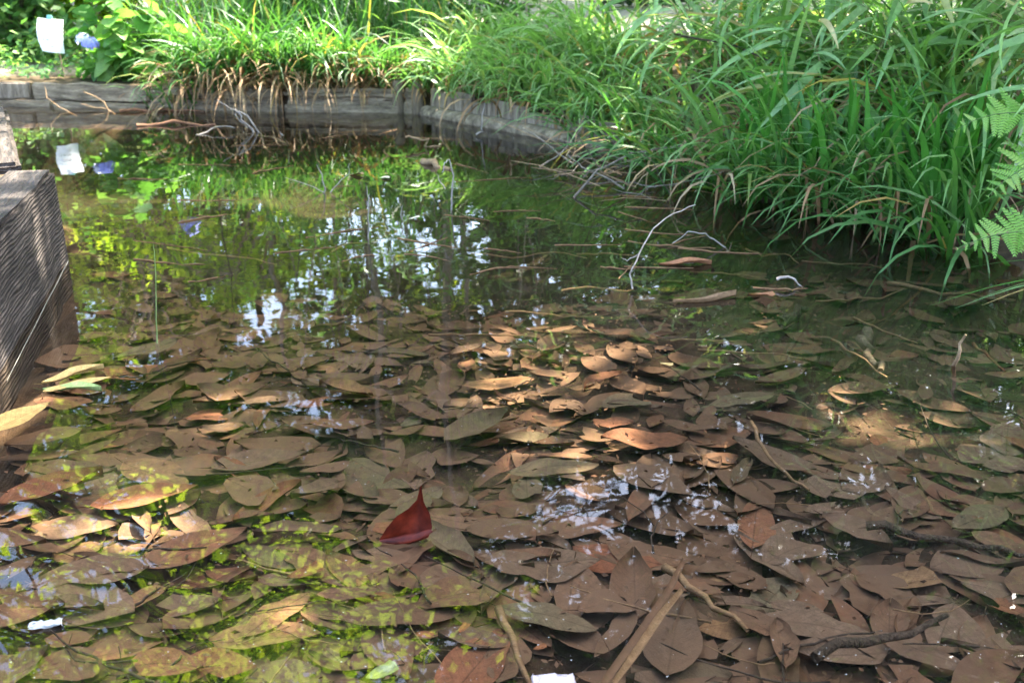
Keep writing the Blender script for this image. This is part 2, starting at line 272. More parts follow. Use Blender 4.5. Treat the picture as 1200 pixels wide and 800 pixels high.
def blades(base, az, L_, w, th0, bend, nseg=5, roll=None, fold=0.0, power=1.4):
    """ribbons that rise and arch over; one row per blade"""
    base = np.asarray(base, float); n = len(base); s = np.linspace(0, 1, nseg + 1)
    th = th0[:, None] - bend[:, None] * s[None] ** power
    step = (L_ / nseg)[:, None]; ca, sa = np.cos(az)[:, None], np.sin(az)[:, None]
    mid = (th[:, 1:] + th[:, :-1]) / 2
    d = np.stack([np.cos(mid) * ca * step, np.cos(mid) * sa * step, np.sin(mid) * step], -1)
    p = base[:, None] + np.concatenate([np.zeros((n, 1, 3)), np.cumsum(d, 1)], 1)
    side = np.stack([-np.sin(az), np.cos(az), np.zeros(n)], -1)[:, None].repeat(nseg + 1, 1)
    nrm = np.stack([-np.sin(th) * ca, -np.sin(th) * sa, np.cos(th)], -1)
    if roll is None: roll = rng.normal(0, 0.35, n)
    rr = roll[:, None, None] * (0.4 + s[None, :, None]); side = side * np.cos(rr) + nrm * np.sin(rr)
    prof = np.clip(1 - s ** 2.6, 0.03, 1) * np.clip(0.55 + 2.2 * s, 0, 1)
    hw = w[:, None, None] * 0.5 * prof[None, :, None]
    if fold:
        lift = nrm * hw * fold; v = np.stack([p - side * hw + lift, p, p + side * hw + lift], 2)
    else: v = np.stack([p - side * hw, p + side * hw], 2)
    k = v.shape[2]; b = (np.arange(n) * (nseg + 1) * k)[:, None, None] + (np.arange(nseg) * k)[None, :, None] + np.arange(k - 1)[None, None]
    f = np.stack([b, b + 1, b + k + 1, b + k], -1).reshape(-1, 4)
    return v.reshape(-1, 3), f, np.repeat(rng.random(n), (nseg + 1) * k)
def leaf_cards(c, L_, w, spread_z=0.5, droop=-0.2, r=rng):
    """leaf-sized folded diamonds around points c"""
    n = len(c); d = r.normal(0, 1, (n, 3)); d[:, 2] = d[:, 2] * spread_z + droop; d /= np.linalg.norm(d, axis=1)[:, None]
    up = r.normal(0, 0.5, (n, 3)) + np.array([0, 0, 1.]); s = np.cross(d, up); s /= np.linalg.norm(s, axis=1)[:, None] + 1e-9; nn = np.cross(s, d)
    Lr = (L_ * r.uniform(0.7, 1.25, n))[:, None]; wr = (w * r.uniform(0.75, 1.2, n))[:, None]
    a = c - d * Lr * 0.5; t = c + d * Lr * 0.5; q = c - d * Lr * 0.06
    v = np.stack([a, q + s * wr * 0.5 + nn * wr * 0.12, t, q - s * wr * 0.5 + nn * wr * 0.12], 1).reshape(-1, 3)
    b = np.arange(n)[:, None] * 4
    f = np.concatenate([b + np.array([[0, 1, 2]]), b + np.array([[0, 2, 3]])], 1).reshape(-1, 3)
    return v, f, np.repeat(r.random(n), 4)

# ------------------------------------------------------------------ the pond's outline
far_px = [(-140, 125), (0, 126), (170, 129), (345, 132), (490, 134), (700, 172), (740, 190), (800, 216), (880, 240), (1000, 264), (1100, 292), (1200, 336), (1330, 420)]
far = [tuple(gp(x, y)[:2]) for x, y in far_px]
pond = [(-0.80, 0.55), (-1.15, 2.2), (-1.40, 3.2), (-2.05, 4.35), (-3.3, 5.2), (-4.3, 5.9)] + far + [(1.75, 1.2), (1.5, 0.55)]
pond = np.array(pond)
def pond_sd(x, y):                          # signed distance, negative inside
    p = np.stack([x, y], -1); a = pond; b = np.roll(pond, -1, 0)
    dmin = np.full(x.shape, 1e9); ins = np.zeros(x.shape, bool)
    for i in range(len(a)):
        e = b[i] - a[i]; w = p - a[i]; t = np.clip((w @ e) / (e @ e), 0, 1)
        dmin = np.minimum(dmin, np.linalg.norm(w - t[..., None] * e, axis=-1))
        c1 = (a[i, 1] <= y) != (b[i, 1] <= y)
        with np.errstate(divide='ignore', invalid='ignore'):
            xi = a[i, 0] + (y - a[i, 1]) / (b[i, 1] - a[i, 1]) * (b[i, 0] - a[i, 0])
        ins ^= c1 & (x < xi)
    return np.where(ins, -dmin, dmin)
def ss(x): x = np.clip(x, 0, 1); return x * x * (3 - 2 * x)
def terrain(x, y):
    sd = pond_sd(x, y)
    wav = 0.012 * np.sin(x * 7.1 + 1.3 * np.sin(y * 5)) + 0.01 * np.sin(y * 9.3 + x * 3.7) + 0.006 * np.sin(x * 31 + 2 * np.sin(y * 13)) * np.sin(y * 27 + 1.5 * np.sin(x * 17))
    bed = -0.03 - 0.10 * ss(-sd / 0.22) + wav * ss(-sd / 0.2) + 0.03 * ss((x - 0.1) / 1.2) * ss((4.2 - y) / 1.5) * ss(-sd / 0.2) - 0.30 * ss((y - 2.6 - 0.35 * x * (x > 0)) / 1.6) * ss(-sd / 0.5)
    walled = 1 - ss((x - gp(640, 158)[0]) / 0.25)          # edged with timber
    near_left = ss((3.9 - y) / 0.6) * ss((-0.5 - x) / 0.3)
    top_w = 0.135 + 0.11 * near_left + 0.10 * ss((sd - 0.4) / 3)
    b_w = np.where(sd > 0.07, -0.12 + (top_w + 0.12) * ss((sd - 0.07) / 0.05), -0.12)
    b_r = -0.03 + 0.07 * ss(sd / 0.22) + 0.22 * ss((sd - 0.1) / 0.9) + 0.22 * ss((sd - 0.5) / 2.0) + wav
    out = b_w * walled + b_r * (1 - walled)
    out = out * 1.0 + 0.03 * np.sin(x * 0.7) * np.sin(y * 0.9) * ss((sd - 1) / 3)
    return np.where(sd < 0, np.where(walled > 0.5, np.minimum(bed, -0.09), bed), np.maximum(out, np.where(sd > 0.2, 0.02, -1)))
def axis(lo, a, b, hi, step):
    mid = np.arange(a, b + step / 2, step); up, s = [b + step], step
    while up[-1] < hi: s *= 1.22; up.append(up[-1] + s)
    dn, s = [a - step], step
    while dn[-1] > lo: s *= 1.22; dn.append(dn[-1] - s)
    return np.array(dn[::-1] + list(mid) + up)
xs = axis(-400, -4.6, 4.4, 400, 0.055); ys = axis(-300, 0.4, 8.4, 900, 0.055)
X, Y = np.meshgrid(xs, ys); Z = terrain(X, Y); nx, ny = len(xs), len(ys)
i, j = np.meshgrid(np.arange(ny - 1), np.arange(nx - 1), indexing='ij'); b = i * nx + j
gf = np.stack([b, b + 1, b + nx + 1, b + nx], -1).reshape(-1, 4)
g = obj('ground', mesh_np('ground', np.stack([X, Y, Z], -1).reshape(-1, 3), gf, 'soil', smooth=True)); g['kind'] = 'structure'; g['label'] = 'dark muddy pond bed, planted banks and pale gravel path'
def gz(x, y): return float(terrain(np.array([x]), np.array([y]))[0])
wx = np.array([[-4.6, 0.5, 0], [3.6, 0.5, 0], [3.6, 7.6, 0], [-4.6, 7.6, 0]])
w = obj('pond_water', mesh_np('pond_water', wx, [[0, 1, 2, 3]], 'water')); w['kind'] = 'structure'; w['label'] = 'still clear pond water reflecting trees and sky'

# ------------------------------------------------------------------ timber edging
def box_mesh(name, L_, D, H, mat, bev=0.008, jit=0.0, cuts=0, seed=0):
    bm = bmesh.new(); bmesh.ops.create_cube(bm, size=1)
    for v in bm.verts: v.co = Vector((v.co.x * L_, v.co.y * D, (v.co.z + 0.5) * H))
    if cuts: bmesh.ops.subdivide_edges(bm, edges=[e for e in bm.edges if abs((e.verts[0].co - e.verts[1].co).x) > L_ * 0.9], cuts=cuts)
    bmesh.ops.bevel(bm, geom=[e for e in bm.edges if e.calc_face_angle(0) > 0.5], offset=bev, segments=2, affect='EDGES')
    r = np.random.default_rng(seed)
    if jit:
        for v in bm.verts: v.co += Vector(r.normal(0, jit, 3))
    me = bpy.data.meshes.new(name); bm.to_mesh(me); bm.free(); me.materials.append(M[mat]); return me
def beam(name, p0, p1, D, H, z0, mat, parent, off=0.0, **k):
    p0 = np.array(p0[:2]); p1 = np.array(p1[:2]); d = p1 - p0; L_ = np.linalg.norm(d); a = math.atan2(d[1], d[0])
    nrm = np.array([-d[1], d[0]]) / L_; c = (p0 + p1) / 2 + nrm * (D / 2 + off)
    o = obj(name, box_mesh(name, L_, D, H, mat, **k), parent); o.location = Vector((c[0], c[1], z0)) - (parent.location if parent else Vector()); o.rotation_euler.z = a
    return o
tb = thing('timber_edging', (-1.2, 2.2, -0.12), 'thick weathered square timber beams edging the left side of the pond', 'edging')
e0, e1, e2 = np.array([-0.80, 0.55]), np.array([-1.41, 3.19]), np.array([-2.25, 4.7])
beam('beam', e0, e1, 0.14, 0.41, -0.12, 'timber', tb, bev=0.012, jit=0.003, cuts=20, seed=1)
beam('beam', e1 + (e2 - e1) * 0.10 + np.array([-0.09, 0]), e2, 0.16, 0.40, -0.12, 'timber', tb, bev=0.014, jit=0.0015, cuts=8, seed=2)
# far bank, from left: two stacked boards, stacked half logs, two stakes, upright boards behind a ground log
fe = thing('board_edging', (*gp(60, 125)[:2], -0.12), 'grey horizontal boards edging the bank below the white notice', 'edging')
pA, pB = gp(-140, 124), gp(172, 128)
beam('board', pA, gp(60, 125.5), 0.045, 0.135, -0.10, 'log', fe, cuts=6, jit=0.003, seed=3)
beam('board', gp(62, 125.5), pB, 0.045, 0.13, -0.10, 'log', fe, cuts=6, jit=0.003, seed=4)
beam('board', pA, gp(35, 125), 0.05, 0.105, 0.042, 'board', fe, off=0.03, cuts=6, jit=0.003, seed=5)
beam('board', gp(36, 125), pB, 0.05, 0.10, 0.038, 'log', fe, off=0.035, cuts=6, jit=0.004, seed=6)
le = thing('log_edging', (*gp(400, 131)[:2], -0.12), 'stacked split logs held by two round stakes along the far bank', 'edging')
pC, pD = gp(172, 129), gp(497, 133.5)
for k, (z0, hh, mt) in enumerate([(-0.10, 0.165, 'log'), (0.07, 0.065, 'log')]):
    for q, (a, b_) in enumerate([(pC, gp(330, 131.5)), (gp(332, 131.5), gp(470, 133)), (gp(471, 133), pD)]):
        beam('log', a, b_, 0.07, hh + 0.004 * q, z0, mt, le, off=0.012 * k + 0.002 * q, bev=0.025, cuts=8, jit=0.004, seed=10 + 3 * k + q)
for x, y in ((467, 131), (490, 132.5)):
    p = gp(x, y); p = p + np.array([0, -0.035, 0]); g_ = Geo()
    v, f = tube([(0, 0, -0.13), (0.002, 0, 0), (0.004, 0.003, 0.12), (0.006, 0.004, 0.185), (0.006, 0.004, 0.195)], [0.036, 0.037, 0.036, 0.034, 0.024], 12); g_.add(v, f)
    obj('stake', g_.mesh('stake', 'post', True), le, Vector(p) - le.location)
pe = thing('plank_edging', (*gp(590, 146)[:2], -0.12), 'row of upright grey planks above a ground log on the far bank', 'edging')
qa, qc = gp(499, 134.5)[:2], gp(715, 176)[:2]; qb = qa * 0.5 + qc * 0.5
n_b = 0
for (a, b_, n) in ((qa, qb, 6), (qb, qc, 6)):
    d = (b_ - a) / n
    for k in range(n):
        hh = 0.275 + rng.normal(0, 0.016) - 0.04 * (n_b / 12)
        o = beam('plank', a + d * (k + 0.25 * math.sin(5 * n_b) * (k > 0)), a + d * (k + 0.97 + 0.25 * math.sin(5 * n_b + 5) * (k < n - 1)), 0.022, hh, -0.12, 'board', pe, off=0.035 + rng.normal(0, 0.002), bev=0.003, seed=n_b, jit=0.002); o.rotation_euler.y = rng.normal(0, 0.02); n_b += 1
g_ = Geo(); lp = [np.array([*(qa + (qb - qa) * t), 0.012]) for t in np.linspace(0.0, 1, 6)] + [np.array([*(qb + (qc - qb) * t), 0.012]) for t in np.linspace(0.15, 1, 8)]
v, f = tube(np.array(lp) + rng.normal(0, 0.004, (len(lp), 3)), 0.045, 12); g_.add(v, f); obj('ground_log', g_.mesh('ground_log', 'log', True, pe.location), pe)

# ------------------------------------------------------------------ trees (their crowns shade the pond and show in the water)
SPOTS = []                                  # openings cut into the unseen canopy to put flecks of sun on the water
for (x, y, rx, ry) in [(690, 390, 135, 62), (705, 490, 95, 45), (610, 430, 55, 16), (1115, 468, 100, 38), (150, 575, 130, 20), (860, 515, 50, 20), (20, 470, 60, 45), (385, 665, 40, 18), (470, 605, 36, 30),
                       (300, 440, 50, 22), (500, 740, 40, 12), (1010, 430, 30, 12), (880, 350, 60, 8), (700, 212, 70, 14), (250, 140, 120, 10)]:
    c = gp(x, y, -0.05); e = gp(x + rx, y, -0.05); h1 = gp(x, y - ry, -0.05); h2 = gp(x, y + ry, -0.05)
    SPOTS.append((c[0], (h1[1] + h2[1]) / 2, e[0] - c[0], (h1[1] - h2[1]) / 2))
SPOTS += [(-1.36, 2.80, 0.06, 0.045), (-1.42, 2.75, 0.06, 0.045), (-1.48, 2.70, 0.06, 0.045), (-1.27, 2.4, 0.03, 0.03), (-1.33, 2.35, 0.03, 0.03), (-1.74, 2.95, 0.17, 0.32), (-1.9, 3.7, 0.3, 0.5), (1.2, 5.2, 0.5, 0.4), (2.0, 4.6, 0.4, 0.35), (0.6, 6.2, 0.5, 0.4), (2.6, 4.0, 0.35, 0.3), (1.7, 5.8, 0.4, 0.4), (1.5, 4.3, 0.25, 0.2), (2.3, 5.4, 0.4, 0.3), (1.9, 3.6, 0.2, 0.2), (1.5, 3.0, 0.18, 0.15), (0.9, 5.6, 0.4, 0.3), (2.9, 4.6, 0.4, 0.35), (2.4, 3.4, 0.3, 0.3), (1.1, 6.6, 0.5, 0.4), (2.9, 5.6, 0.5, 0.4), (1.25, 4.7, 0.25, 0.2)]  # openings over the beam, then more added to brighten the right bank
def open_sky(c, spray=False):
    """False for leaves pruned to shape the sun on pond and banks"""
    h = c - SUN[None] * (c[:, 2] / SUN[2])[:, None]; keep = np.ones(len(c), bool)
    jit = 1 + 0.22 * np.sin(c[:, 0] * 9.0) + 0.18 * np.sin(c[:, 1] * 11.0 + 2)
    for (x, y, rx, ry) in SPOTS:
        keep &= ((((h[:, 0] - x) / rx) ** 2 + ((h[:, 1] - y) / ry) ** 2) > jit) | (np.sin(c[:, 0] * 37.0) * np.sin(c[:, 1] * 41.0) > 0.8)
    # leaves pruned so the left bank stands in open sun
    keep &= ~((h[:, 1] > 5.9 + 0.25 * np.sin(h[:, 0] * 3)) & (h[:, 0] < -0.9 + 0.5 * np.sin(h[:, 1] * 2.3)) & (h[:, 1] < 9.6) & (h[:, 0] > -5.2))
    # canopy thinned to brighten the right bank with broken light
    keep &= ~((pond_sd(h[:, 0], h[:, 1]) > 0.12) & (h[:, 0] > 0.2) & (h[:, 1] > 2.4) & (h[:, 1] < 8.2) & (np.sin(h[:, 0] * 5 + 2 * np.sin(h[:, 1] * 3)) * np.sin(h[:, 1] * 4.3 + h[:, 0]) > 0.08))
    if not spray: keep &= ~((((h[:, 0] + 3.1) / 1.3) ** 2 + ((h[:, 1] - 3.7) / 1.0) ** 2) < jit)
    return keep
def tree(name, label, base, top, clumps, n_leaf, leaf, mat, bark='bark', r0=0.09, group=None, seed=0, cl_r=0.5, sun_gaps=True):
    r = np.random.default_rng(seed); base = np.array([base[0], base[1], gz(*base)]); t = thing(name, base, label, 'tree', group)
    g_ = Geo(); top = np.array(top); path = wobble_path(base - [0, 0, 0.1], top, 9, 0.12, r); v, f = tube(path, np.linspace(r0, r0 * 0.35, 9), 8); g_.add(v, f)
    C = []
    for c in clumps:
        c = np.array(c); k = int(np.clip(np.searchsorted(path[:, 2], c[2] - 0.6 * np.linalg.norm(c[:2] - top[:2]) - 0.2), 2, 8)); s = path[k]
        lp = wobble_path(s, c, 6, 0.10, r); lp[2:4, 2] += 0.1; v, f = tube(lp, np.linspace(r0 * 0.38, r0 * 0.09, 6), 5); g_.add(v, f)
        for q in range(4):
            e = c + r.normal(0, cl_r * 0.8, 3) * [1, 1, 0.6]; v, f = tube(wobble_path(lp[3 + q % 3], e, 4, 0.06, r), np.linspace(r0 * 0.1, r0 * 0.03, 4), 4); g_.add(v, f)
            C.append(e)
        C.append(c)
    C = np.array(C); sub = C[r.integers(0, len(C), n_leaf // 14)] + r.normal(0, cl_r * 0.42, (n_leaf // 14, 3)) * [1, 1, 0.6]
    pts = sub[r.integers(0, len(sub), n_leaf)] + r.normal(0, 0.10, (n_leaf, 3)) * [1, 1, 0.55]
    if sun_gaps: pts = pts[open_sky(pts, name == 'maple_tree')]
    obj('trunk', g_.mesh('trunk', bark, True, base), t)
    v, f, rn = leaf_cards(pts, leaf[0], leaf[1], r=r)
    obj('crown', mesh_np('crown', v - base, f, mat, rn), t, kind='stuff'); return t
def cloud(n, c, rad, seed):
    r = np.random.default_rng(seed); p = r.normal(0, 1, (n, 3)); p /= np.linalg.norm(p, axis=1)[:, None]; return np.array(c) + p * np.array(rad) * r.uniform(0.35, 1, (n, 1))
# shade trees beyond the right bank, towards the sun
tree('broadleaf_tree', 'leafy tree beyond the right bank whose limbs reach over the pond', (4.6, 5.2), (4.0, 5.3, 5.6), cloud(24, (3.2, 5.0, 4.8), (2.3, 2.2, 1.3), 1), 24000, (0.11, 0.06), 'tree_leaf', seed=21, r0=0.13, cl_r=0.62)
tree('broadleaf_tree', 'tall dark tree standing behind the bamboo thicket', (4.4, 8.6), (3.6, 8.2, 6.8), cloud(26, (3.0, 7.6, 5.0), (2.5, 2.0, 2.0), 2), 28000, (0.11, 0.06), 'dark_leaf', seed=22, r0=0.15, cl_r=0.65)
tree('broadleaf_tree', 'spreading tree on the near right bank, out over the ferns', (4.4, 3.0), (3.9, 3.4, 5.0), cloud(22, (3.1, 3.6, 4.5), (2.0, 2.0, 1.1), 3), 20000, (0.11, 0.06), 'tree_leaf', seed=23, r0=0.12, cl_r=0.62)
tree('broadleaf_tree', 'high crowned tree set well back on the right', (7.5, 7.0), (6.5, 7.0, 8.5), cloud(16, (5.6, 6.8, 8.0), (2.6, 2.6, 1.3), 4), 12000, (0.12, 0.065), 'dark_leaf', seed=24, r0=0.17, cl_r=0.75)
# left tree that hangs bright sprays over the water
tree('maple_tree', 'bright yellow green tree on the left hanging sprays over the pond', (-4.6, 5.6), (-3.6, 5.3, 3.6),
     [(-2.9, 5.2, 3.0), (-2.3, 4.8, 2.6), (-1.7, 4.7, 2.5), (-2.5, 4.5, 2.9), (-1.2, 5.0, 2.8), (-3.2, 4.8, 3.2), (-1.9, 5.5, 3.2), (-1.5, 5.2, 3.4), (-2.7, 5.8, 3.7), (-1.5, 4.3, 2.4), (-2.1, 4.2, 2.5), (-2.6, 4.3, 2.5), (-1.9, 4.6, 2.9), (-0.7, 5.2, 2.9), (-2.4, 5.3, 2.9), (-3.0, 6.2, 3.0), (-2.2, 6.3, 3.2), (-1.3, 6.2, 3.3), (-0.6, 6.0, 3.4), (-0.2, 5.6, 3.3)], 6000, (0.085, 0.052), 'sunlit_leaf', seed=25, r0=0.08, cl_r=0.40)
# trees behind the far bank
tree('slender_tree', 'slender pale stemmed tree behind the far bank sedge', (-1.5, 9.6), (-1.3, 9.7, 4.2), cloud(9, (-1.3, 9.6, 3.0), (1.1, 1.0, 1.1), 6), 4600, (0.09, 0.05), 'sunlit_leaf', 'pale_bark', 0.05, seed=26, cl_r=0.4)
tree('slender_tree', 'pale forked young tree rising behind the log edging', (-0.7, 10.4), (-0.6, 10.4, 5.4), cloud(11, (-0.6, 10.2, 3.6), (1.3, 1.2, 1.6), 7), 6000, (0.09, 0.05), 'tree_leaf', 'pale_bark', 0.06, seed=27, cl_r=0.45)
tree('slender_tree', 'thin bare stemmed tree in front of the gravel path', (-2.6, 10.8), (-2.5, 10.8, 3.4), cloud(9, (-2.6, 10.6, 2.2), (1.3, 1.1, 0.8), 8), 5200, (0.09, 0.05), 'sunlit_leaf', 'pale_bark', 0.05, seed=28, cl_r=0.45)
tree('broadleaf_tree', 'dense dark tree behind the upright plank edging', (1.7, 10.6), (1.5, 10.4, 7.4), cloud(40, (1.3, 10.2, 4.6), (2.3, 1.6, 3.2), 9), 36000, (0.11, 0.06), 'dark_leaf', seed=29, r0=0.13, cl_r=0.6)
tree('broadleaf_tree', 'sunlit tree on the left beyond the notice', (-5.2, 9.4), (-5.0, 9.2, 4.0), cloud(16, (-4.7, 9.0, 2.3), (1.7, 1.4, 1.1), 10), 11000, (0.09, 0.05), 'sunlit_leaf', seed=30, r0=0.10, cl_r=0.5)
tree('slender_tree', 'young sunlit tree between the hydrangeas and the path', (-3.3, 8.7), (-3.2, 8.7, 2.6), cloud(14, (-3.1, 8.6, 1.7), (1.1, 0.8, 0.9), 61), 7500, (0.085, 0.05), 'sunlit_leaf', 'pale_bark', 0.035, seed=62, cl_r=0.4)
tree('slender_tree', 'loose sunlit tree high above the path, seen mirrored beside the pale stems', (-2.4, 13.8), (-2.4, 13.7, 6.6), cloud(24, (-2.4, 13.6, 5.4), (2.0, 0.9, 1.9), 63), 15000, (0.13, 0.07), 'sunlit_leaf', 'pale_bark', 0.05, seed=64, cl_r=0.55)
tree('slender_tree', 'light sunlit tree leaning above the left hydrangeas, mirrored as bright leaves', (-4.9, 13.4), (-4.7, 13.3, 6.0), cloud(28, (-4.6, 13.2, 4.9), (2.3, 0.9, 1.8), 65), 17000, (0.13, 0.07), 'sunlit_leaf', 'pale_bark', 0.05, seed=66, cl_r=0.5)
tree('slender_tree', 'airy young tree over the log edging with sunlit tips', (-0.6, 13.0), (-0.6, 12.9, 7.2), cloud(22, (-0.6, 12.8, 5.8), (1.7, 0.9, 2.0), 67), 12000, (0.13, 0.07), 'bright_leaf', 'pale_bark', 0.05, seed=68, cl_r=0.5)
BT = ['broad wooded crown far back on the left beyond the path', 'tall crown far back directly beyond the gravel path', 'dark crown far back beyond the bamboo', 'rounded crown far back beyond the slender pale trees', 'leaning crown far back at the path bend', 'dense low crown far back behind the dark tree', 'high crown far back between the two darkest trees',
      'tallest crown of the wood behind the slender pale trees', 'high spreading crown of the wood on the left', 'high spreading crown of the wood in the middle', 'high dark crown of the wood on the right', 'huge dark crown of the wood behind the right bank']
for k, (x, y, h, lo, rad) in enumerate([(-9, 16, 6.0, 1.0, 2.6), (-4.8, 18, 6.4, 1.0, 2.6), (4.5, 17, 10, 1.2, 2.8), (-0.4, 17, 7.6, 1.2, 2.6), (-8, 21, 7.0, 1, 3), (8.5, 18, 11, 1.2, 3.2), (2.2, 20, 11, 1.5, 3),
                                   (-1.0, 14.5, 12.0, 4.0, 2.8), (-5.4, 15.5, 12, 4.0, 3.4), (2.4, 14.0, 14, 5.0, 2.8), (6.0, 13.5, 13.5, 3.5, 3.0), (10, 14.5, 14, 2.0, 3.2)]):
    tree('broadleaf_tree', BT[k], (x, y), (x + 0.2, y, h * 0.85), cloud(20, (x, y, (h + lo) / 2), (rad, 1.7, (h - lo) * 0.5), 40 + k), 11000 if k < 7 else 17000, (0.22, 0.12), 'dark_leaf' if k in (2, 5, 6, 9, 10, 11) else 'tree_leaf', seed=50 + k, r0=0.16 if k < 7 else 0.085, cl_r=0.85, sun_gaps=False)

# ------------------------------------------------------------------ sedge and grass tufts
def tuft(name, label, group, p, n, L_, w, th=(60, 88), bend=(60, 130), mat='sedge', dead=12, face=None, spread=0.09, cat='grass'):
    p = np.array([p[0], p[1], gz(p[0], p[1]) - 0.01]); t = thing(name, p, label, cat, group)
    def mk(n, mat, nm, Ls, ths, bd):
        az = rng.uniform(0, 2 * math.pi, n)
        if face is not None: az = np.where(rng.random(n) < 0.6, face + rng.normal(0, 0.7, n), az)
        ba = np.stack([rng.normal(0, spread, n), rng.normal(0, spread * 0.7, n), np.zeros(n)], -1)
        v, f, rn = blades(ba, az, L_ * rng.uniform(0.5, 1.15, n) * Ls, w * rng.uniform(0.6, 1.2, n), np.radians(rng.uniform(*ths, n)), np.radians(rng.uniform(*bd, n)), 6)
        obj(nm, mesh_np(nm, v, f, mat, rn), t, kind='stuff')
    mk(n, mat, 'blades', 1.0, th, bend)
    if dead: mk(dead, 'straw', 'dead_blades', 0.85, (20, 75), (80, 150))
    return t
FB = 'sedge tufts along the far bank'
for k in range(22):                          # far bank over the logs, left of the stakes
    x = 205 + k * 12.3 + rng.normal(0, 4); p = gp(x, 131) + np.array([0, 0.14 + 0.12 * (k % 3), 0])
    tuft('sedge_tuft', 'tuft of dark green sedge hanging over the log edging', FB, p, 44, 0.62 if x < 400 else 0.46, 0.017, face=-math.pi / 2, dead=34, bend=(50, 140))
for k in range(18):
    x = 170 + k * 19 + rng.normal(0, 5); p = gp(x, 127) + np.array([0, 0.65 + 0.35 * (k % 4), 0])
    tuft('sedge_tuft', 'upright sedge tuft standing behind the log edging', 'sedge tufts behind the log edging', p, 42, 1.0, 0.018, th=(70, 89), bend=(20, 95), dead=5)
for k in range(15):                          # over the planks
    x = 500 + k * 15 + rng.normal(0, 4); p = gp(x, 134 + max(0, x - 500) * 0.17) + np.array([0.04, 0.10 + 0.15 * (k % 3), 0])
    tuft('sedge_tuft', 'arching pale sedge tuft leaning over the plank edging', 'sedge tufts over the planks', p, 46, 0.56, 0.019, mat='sedge_pale', face=R(-110), th=(45, 85), dead=8, bend=(60, 130))
for k in range(18):                          # behind the planks
    x = 500 + (k % 9) * 29 + rng.normal(0, 6); p = gp(x, 134 + max(0, x - 500) * 0.17) + np.array([0.15, 0.6 + 0.45 * (k // 9) + rng.uniform(0, 0.2), 0])
    tuft('sedge_tuft', 'taller sedge tuft on the bank behind the planks', 'sedge tufts behind the planks', p, 38, 0.74, 0.023, mat='sedge_pale', face=R(-120), th=(50, 86), dead=6)
RB = [gp(x, y) for x, y in [(705, 172), (745, 190), (800, 214), (850, 230), (900, 243), (960, 254), (1010, 264), (1070, 280), (1115, 297)]]
for k in range(22):                          # right bank edge, arching over the water
    t = k / 21 * (len(RB) - 1.001); a = int(t); p = RB[a] + (RB[a + 1] - RB[a]) * (t - a) + np.array([0.02 + 0.12 * (k % 3), 0.03 + 0.1 * (k % 3), 0])
    tuft('sedge_tuft', 'arching sedge tuft trailing its tips in the water by the right bank', 'sedge tufts along the right bank', p, 30, 0.64, 0.019, mat='sedge_pale' if k % 3 else 'sedge', face=R(-140), th=(35, 80), bend=(50, 115), dead=6, spread=0.07)
for k in range(30):                          # up the right bank
    t = rng.random() * (len(RB) - 1.001); a = int(t); dd = rng.uniform(0.4, 1.9); p = RB[a] + (RB[a + 1] - RB[a]) * (t - a) + np.array([0.6, 0.8, 0]) * dd
    tuft('sedge_tuft', 'long sedge tuft growing up the slope of the right bank', 'sedge tufts up the right slope', p, 32, 0.86, 0.023, mat='sedge_pale' if rng.random() < 0.6 else 'sedge', face=R(-130), th=(48, 86), bend=(55, 120), dead=8)

# iris-like clumps with broad upright blades, every blade its own
def iris(p, n, L_, label):
    p = np.array([p[0], p[1], gz(p[0], p[1]) - 0.01]); t = thing('iris_clump', p, label, 'plant', 'broad bladed clumps on the right bank')
    for k in range(n):
        one = lambda v: np.array([v])
        v, f, rn = blades([[rng.normal(0, 0.05), rng.normal(0, 0.04), 0]], one(rng.uniform(0, 6.28)), one(L_ * rng.uniform(0.6, 1.15)), one(0.036 * rng.uniform(0.75, 1.2)), one(R(rng.uniform(72, 89))), one(R(rng.uniform(5, 75))), 7, fold=0.35, power=2.2)
        obj('blade', mesh_np('blade', v, f, 'iris', rn, True), t)
for (x, y, dy) in [(905, 238, 0.0), (940, 246, 0.0), (972, 252, 0.0), (1058, 270, 0.02), (1084, 276, 0.0), (1110, 282, 0.05), (1022, 262, 0.05), (890, 228, 0.1), (1140, 285, 0.15)]:
    p = gp(x, y) + np.array([0.05, dy, 0]); iris(p, 15, 0.52, 'upright clump of broad bright green blades at the right water edge')

